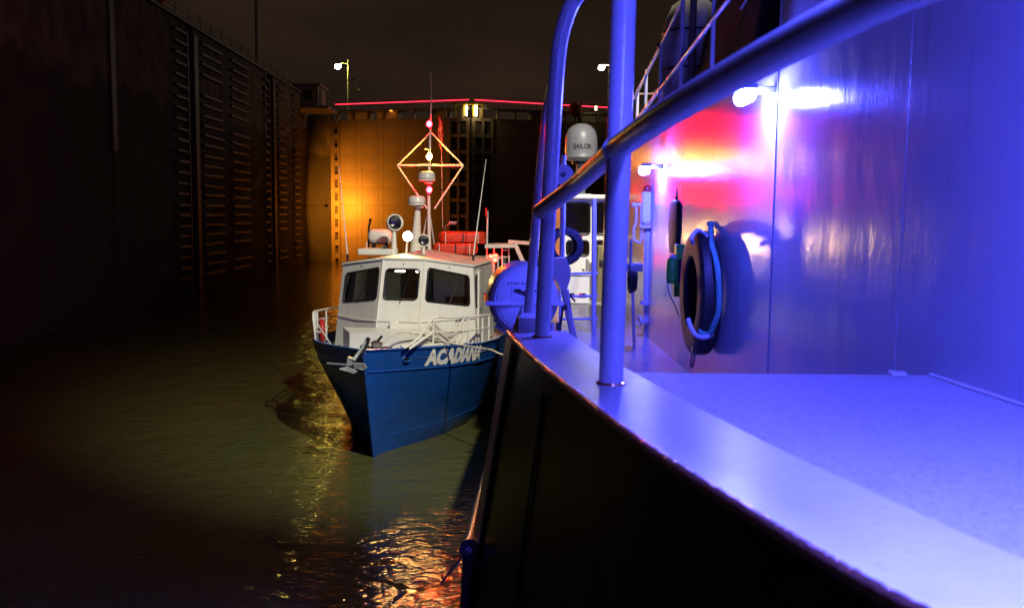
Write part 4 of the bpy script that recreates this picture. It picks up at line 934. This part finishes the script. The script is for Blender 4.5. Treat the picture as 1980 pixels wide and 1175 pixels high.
for s_ in (2.75, 3.4, 4.6): q = rail_line(-1, s_, s_ + .01, 0, 1)[0]; part('post', 'boat_white', rt2, lambda m: m.tube([q - Vector((0, 0, .15)), q + Vector((0, 0, .68))], .026, 8))
part('brace', 'boat_white', rt2, lambda m: m.tube([A(2.75, -1.9, 2.75), A(1.7, -1.15, 2.28)], .016, 8))
lb = A(2.95, -1.85, 2.55)
t = thing('lifebuoy', 'red and white lifebuoy tied inside the left bow rail', 'lifebuoy', lb - Vector((0, 0, .3)))
part('ring', 'red_paint', t, lambda m: m.torus(lb, .24, .07, AV + AF * .4, 32, 10)); part('band', 'boat_white', t, lambda m: [m.torus(lb + (Vector((0, 0, math.sin(a_))) + AF * math.cos(a_)) * .24, .05, .03, (AF * -math.sin(a_) + Vector((0, 0, math.cos(a_)))), 14, 6) for a_ in (0, 1.57, 3.14, 4.71)])
# rope coils on the rail
rc_ = thing('rope_coil', 'thick white rope coils hung in loops on the bow rail', 'rope', A(2.1, 1.65, 2.4))
for k in range(17):
    u0 = 1.5 + random.uniform(-.1, .12); u1 = 2.5 + random.uniform(-.25, .1); sag = .16 + .022 * k; o_ = random.uniform(-.08, .02)
    def rp(u, dz, k=k, o_=o_): q = rail_line(1, u, u + .01, 0, 1)[0]; return q + AV * (o_ - .02) + Vector((0, 0, dz))
    part('loop', 'rope_white', rc_, lambda m: m.tube(bent([rp(u0, .55 - .022 * k), rp(lerp(u0, u1, .2), .5 - sag * .75), rp(lerp(u0, u1, .5), .5 - sag * 1.25), rp(lerp(u0, u1, .8), .52 - sag * .8), rp(u1, .62 - .01 * k)], 5), .025, 6))
# mooring line
ml = [A(1.3, .05, 2.48), P(775, 642, 20.6), P(835, 652, 20.7), P(868, 662, 20.6), P(905, 669, 20.3), P(945, 675, 19.6), P(985, 681, 18.8), Vector((.45, 17.5, MD - .12))]
tag(MB() and (lambda b: (strands(b, resample(bent(ml, 8), .05), .022, 3, .16), b.build('mooring_line', 'rope_white'))[1])(MB()), 'white mooring line running from the boat capstan across the lettering to the ship', 'rope')

for s_, v_ in ((.75, -.42), (1.9, 1.2), (2.0, -1.25)):
    q = A(s_ + .3, v_, DZ(s_)); part('cleat', 'galvanised', boat, lambda m: (m.tube([q, q + Vector((0, 0, .1))], .03, 8), m.tube([q + AF * -.13 + Vector((0, 0, .1)), q + AF * .13 + Vector((0, 0, .1))], .022, 8)))
# roof gear -----------------------------------------------------------
def pr(px, py, Y): return P(px, py, Y)
def roof_z(p): return 4.37
t = thing('searchlight', 'large chrome searchlight on a white post, tallest on the wheelhouse roof', 'searchlight', (pr(762, 490, 24).x, 24, 4.42), 'searchlights on the roof')
c = pr(763, 430, 24.0); pbase = pr(762, 492, 24.0)
part('post', 'boat_white', t, lambda m: m.tube([pbase - Vector((0, 0, .1)), pr(762, 445, 24.1)], [.085, .05], 12))
part('yoke', 'boat_white', t, lambda m: m.torus(c + Vector((-.02, .1, -.02)), .215, .018, (.3, 1, 0), 32, 8))
hd_ = part('head', 'steel', t, lambda m: m.lathe([(0, -.42), (.1, -.4), (.17, -.3), (.2, -.1), (.2, 0), (.19, .01)], c + Vector((.02, 0, 0)), (.35, -1, 0)))
part('rim', 'boat_white', hd_, lambda m: m.torus(c + Vector((.02, 0, 0)), .2, .016, (.35, -1, 0), 36, 8))
part('lens', 'window_glass', hd_, lambda m: m.lathe([(0, .02), (.1, .012), (.19, 0)], c + Vector((.02, 0, 0)), (.35, -1, 0)))
t = thing('searchlight', 'small chrome searchlight right of the glowing work lamp on the roof', 'searchlight', (pr(819, 490, 23.9).x, 23.9, 4.42), 'searchlights on the roof')
c2 = pr(819, 465, 23.9)
part('post', 'boat_white', t, lambda m: m.tube([pr(819, 497, 23.9), pr(819, 478, 23.9)], .045, 10))
hd_ = part('head', 'steel', t, lambda m: m.lathe([(0, -.3), (.08, -.28), (.13, -.18), (.15, -.05), (.15, 0)], c2, (.1, -1, 0)))
part('rim', 'boat_white', hd_, lambda m: m.torus(c2, .155, .016, (.1, -1, 0), 32, 8))
part('lens', 'window_glass', hd_, lambda m: m.lathe([(0, .02), (.1, .01), (.15, 0)], c2, (.1, -1, 0)))
t = thing('work_lamp', 'glowing warm work lamp on the wheelhouse roof between the searchlights', 'lamp', (pr(788, 490, 23.0).x, 23.0, 4.42))
c3 = pr(788, 457, 23.0)
part('post', 'boat_white', t, lambda m: m.tube([pr(785, 495, 23.1), pr(787, 466, 23.1)], .03, 8))
part('housing', 'dark_metal', t, lambda m: m.lathe([(0, -.16), (.06, -.15), (.11, -.06), (.122, .005), (.115, .01)], c3 + Vector((0, .02, 0)), (0, -1, 0)))
part('lens', 'lamp_work', t, lambda m: m.lathe([(0, .035), (.06, .03), (.1, .015), (.115, 0)], c3 + Vector((0, .02, 0)), (0, -1, 0)))
t = thing('horn', 'small chrome horn on the wheelhouse roof by the big searchlight', 'horn', pr(744, 490, 23.9))
part('bell', 'steel', t, lambda m: m.lathe([(.012, -.2), (.02, -.1), (.035, -.03), (.06, 0)], pr(743, 479, 23.9), (.3, -1, .1)))
part('stem', 'steel', t, lambda m: m.tube([pr(745, 480, 24.05), pr(745, 496, 24.05)], .015, 6))
t = thing('roof_tank', 'greyish-white horizontal tank on the left of the wheelhouse roof', 'tank', (pr(735, 478, 25.4).x, 25.4, 4.45))
tc2 = pr(735, 458, 25.4)
part('shell', 'boat_white', t, lambda m: m.lathe([(0, -.33), (.12, -.32), (.19, -.27), (.215, -.2), (.215, .2), (.19, .27), (.12, .32), (0, .33)], tc2, (1, 0, 0), 24))
part('cradle', 'dark_metal', t, lambda m: (m.box(tc2 + Vector((-.18, 0, -.26)), (.06, .4, .2)), m.box(tc2 + Vector((.18, 0, -.26)), (.06, .4, .2)), m.box(tc2 + Vector((0, 0, -.36)), (.7, .4, .06))))
part('filler_pipe', 'dark_metal', t, lambda m: (m.tube([pr(713, 478, 25.4), pr(713, 440, 25.4), pr(716, 428, 25.4)], .03, 8), m.sphere(pr(716, 425, 25.4), .045)))
part('roof_locker', 'boat_white', boat, lambda m: m.box(A(5.0, -.95, 4.43), (.9, .8, .16), RM, bev=.03))
part('side_vent', 'boat_white', boat, lambda m: m.tube([pr(709, 484, 25), pr(709, 468, 25)], .02, 8))
def life_float(x0, x1, y0, y1, Y, lab):
    c = (pr(x0, y0, Y) + pr(x1, y1, Y)) / 2; wd = (pr(x1, y0, Y) - pr(x0, y0, Y)).x; hg = (pr(x0, y0, Y) - pr(x0, y1, Y)).z
    t = thing('life_float', lab, 'life float', c - Vector((0, 0, hg / 2)), 'orange life floats on the roof')
    m_ = MB(); pts = rrect(-wd / 2 + .13, -.45 + .0, wd / 2 - .13, .45, .2, 5)
    m_.v = []; m_.tube([(x, y, 0) for x, y in pts], .13, 10, closed=True)
    for i, v in enumerate(m_.v): m_.v[i] = c + Vector((v.x, v.y, max(-1, min(1, v.z / .13 * 1.25)) * hg / 2))
    m_.build('float_body', 'float_orange', t)
    for dx in (-.34, .02, .33): part('strap', 'dark_metal' if dx == .02 else 'rope_white', t, lambda m: m.box(c + Vector((dx * wd, -.585, 0)), (.035 if dx == .02 else .02, .02, hg * .98)))
    part('slat_floor', 'wood', t, lambda m: [m.box(c + Vector((dx * wd, 0, 0)), (.1, .8, .03)) for dx in (-.25, -.1, .05, .2)])
life_float(849, 941, 448, 469.5, 26.6, 'upper of the two stacked orange life floats on the boat roof')
life_float(838, 924, 469.5, 491, 26.4, 'lower of the two stacked orange life floats on the boat roof')
# mast -----------------------------------------------------------------
MY = 26.0
mb = pr(830, 490, MY)
mast = thing('signal_mast', 'tripod signal mast with red and amber lights on the blue boat', 'mast', (mb.x, MY, 4.45))
part('pole', 'boat_white', mast, lambda m: m.tube([(mb.x, MY, 4.4), pr(829, 370, MY), pr(832, 250, MY), pr(834, 188, MY)], [.055, .045, .03, .022], 10))
part('whip', 'boat_white', mast, lambda m: m.tube([pr(834, 190, MY), pr(833, 140, MY)], .012, 6))
for px in (812, 842): part('stay_leg', 'boat_white', mast, lambda m: m.tube([pr(px, 490, MY + (.9 if px > 820 else .5)), pr(829, 400, MY)], .024, 8))
part('crosstree', 'boat_white', mast, lambda m: m.tube([pr(768, 320, MY), pr(896, 320, MY)], .03, 8))
dia = [(833, 256), (896, 320), (840, 404), (826, 404), (768, 320)]
for a_, c_ in ((0, 1), (1, 2), (3, 4), (4, 0)): part('diamond_bar', 'boat_white', mast, lambda m: m.tube([pr(*dia[a_], MY), pr(*dia[c_], MY)], .023, 8))
part('spreader', 'boat_white', mast, lambda m: m.tube([pr(822, 287, MY), pr(833, 292, MY)], .02, 8))
for py, mm, nm in ((240, 'lamp_red', 'top red mast light'), (303, 'lamp_amber', 'amber mast light in the diamond'), (367, 'lamp_red', 'lower red mast light')):
    c = pr(830, py, MY - .10); l = part('mast_light', mm, mast, lambda m: m.sphere(c, .075, 1, 1, 1.15), label=nm)
    part('cap', 'dark_metal', l, lambda m: (m.lathe([(0, .09), (.065, .09), (.06, .11), (0, .12)], c), m.lathe([(0, -.12), (.06, -.11), (.065, -.09), (0, -.09)], c), m.tube([c + Vector((0, 0, -.1)), c + Vector((0, .12, -.1))], .015, 6)))
def radar(px, py, Y, lab, r=.25):
    c = pr(px, py, Y); t = thing('radar_drum', lab, 'radar', c - Vector((0, 0, .15)), 'radar drums on the mast')
    part('radome', 'boat_white', t, lambda m: m.lathe([(0, .14), (.13, .135), (.21, .11), (.225, .08), (.235, 0), (.25, -.06), (.24, -.12), (.12, -.14), (0, -.14)], c, (0, 0, 1), 28))
    part('seam', 'dark_metal', t, lambda m: m.torus(c + Vector((0, 0, -.06)), .249, .006, (0, 0, 1), 32, 6))
    part('bracket', 'boat_white', t, lambda m: m.box(c + Vector((.05, .15, -.17)), (.2, .5, .05)))
radar(825, 341, 25.6, 'upper white radar drum below the amber mast light')
radar(806, 388, 25.3, 'lower white radar drum on top of the tapered pedestal')
t = thing('radar_pedestal', 'white tapered pedestal under the lower radar drum', 'pedestal', (pr(805, 490, 25.4).x, 25.4, 4.45))
part('column', 'boat_white', t, lambda m: m.tube([pr(803, 492, 25.4), pr(808, 398, 25.4)], [.17, .07], 16)); part('foot_plate', 'boat_white', t, lambda m: m.box(pr(803, 491, 25.4), (.45, .45, .04), bev=.01))
# flag
fl = thing('flag', 'limp striped flag hanging behind the mast', 'flag', pr(850, 340, 27.3))
part('halyard', 'rope_white', fl, lambda m: m.tube([pr(853, 245, 27.3), pr(856, 440, 27.3)], .008, 6))
for k in range(6):
    b = MB(); vs = []
    for j in range(9):
        y_ = 222 + 7.5 * j + k * 2; x_ = 847 + k * 1.5 + 1.0 * math.sin(j * .9 + k); vs += [pr(x_, y_, 27.3 + .05 * math.sin(j + k)), pr(x_ + 1.9, y_ + 4, 27.3 + .05 * math.sin(j + k + .8))]
    b.add(vs, [(2 * j, 2 * j + 1, 2 * j + 3, 2 * j + 2) for j in range(8)], True); o = b.build('stripe', ('flag_red', 'flag_white')[k % 2] if k < 5 else 'flag_red', fl)
    sm_ = o.modifiers.new('s', 'SOLIDIFY'); sm_.thickness = .006
# antennas, gooseneck, staff
for (a_, c_, lab) in (((672, 495, 24.2), (655, 318, 24.4), 'thin whip antenna at the left edge of the wheelhouse roof'), ((915, 497, 24.4), (940, 308, 24.6), 'thin leaning whip antenna at the right edge of the wheelhouse roof')):
    t = thing('whip_antenna', lab, 'antenna', pr(*a_), 'whip antennas on the boat')
    part('whip', 'boat_white', t, lambda m: m.tube([pr(*a_), pr(*c_)], [.022, .008], 6)); part('mount', 'dark_metal', t, lambda m: m.tube([pr(*a_) - Vector((0, 0, .14)), pr(*a_) + Vector((0, 0, .06))], .03, 8))
t = thing('flag_staff', 'short white staff with a red tip behind the orange floats', 'staff', pr(941, 500, 27))
part('staff', 'boat_white', t, lambda m: m.tube([pr(941, 500, 27), pr(943, 408, 27)], .025, 8)); part('tip', 'red_paint', t, lambda m: m.tube([pr(941, 420, 26.95), pr(940, 402, 26.95)], .03, 8))
t = thing('gooseneck_lamp', 'unlit gooseneck lamp arm behind the orange floats', 'lamp', pr(858, 447, 27.2))
part('arm', 'steel', t, lambda m: m.tube(bent([pr(858, 450, 27.2), pr(862, 438, 27.2), pr(870, 433, 27.2), pr(882, 433, 27.2)], 5), .025, 8)); part('head', 'steel', t, lambda m: m.box(pr(876, 430, 27.2), (.26, .1, .05), bev=.015))
# stern light, arch and ladder
c = pr(955, 497, 27.0)
t = thing('stern_beacon', 'red flashing beacon cluster under the aft canopy of the boat', 'beacon', c)
for dx, dz in ((-.09, .03), (.05, .05), (.03, -.1)): part('lens', 'lamp_stern', t, lambda m: m.sphere(c + Vector((dx, 0, dz)), .06, 1.2, 1, .8))
part('mount', 'boat_white', t, lambda m: (m.tube([c + Vector((0, .08, -.5)), c + Vector((0, .08, .35))], .025, 8), m.box(c + Vector((0, .06, -.03)), (.3, .04, .06))))
t = thing('aft_canopy', 'white framed canopy and ladder at the stern of the blue boat', 'canopy', pr(975, 540, 27.5))
part('top_beam', 'boat_white', t, lambda m: (m.beam(pr(938, 475, 27.2), pr(996, 474, 27.2), 1.2, .1), m.beam(pr(983, 467, 28), pr(1024, 470, 28), .3, .1)))
part('leg', 'boat_white', t, lambda m: m.beam(pr(996, 472, 27.4), pr(1014, 512, 27.4), .14, .12))
for px in (971, 984): part('ladder_rail', 'boat_white', t, lambda m: m.tube([pr(px, 476, 27), pr(px + 1, 560, 27)], .022, 8))
for k in range(6): part('rung', 'boat_white', t, lambda m: m.tube([pr(971, 484 + 13 * k, 27), pr(985, 484 + 13 * k, 27)], .016, 6))
part('side_rail', 'boat_white', t, lambda m: (m.tube([pr(964, 498, 26.8), pr(972, 497, 27)], .02, 6), m.tube([pr(962, 520, 26.6), pr(985, 517, 27)], .02, 6), m.tube([pr(963, 500, 26.7), pr(963, 560, 26.7)], .022, 6)))
print('objects', len(bpy.data.objects))
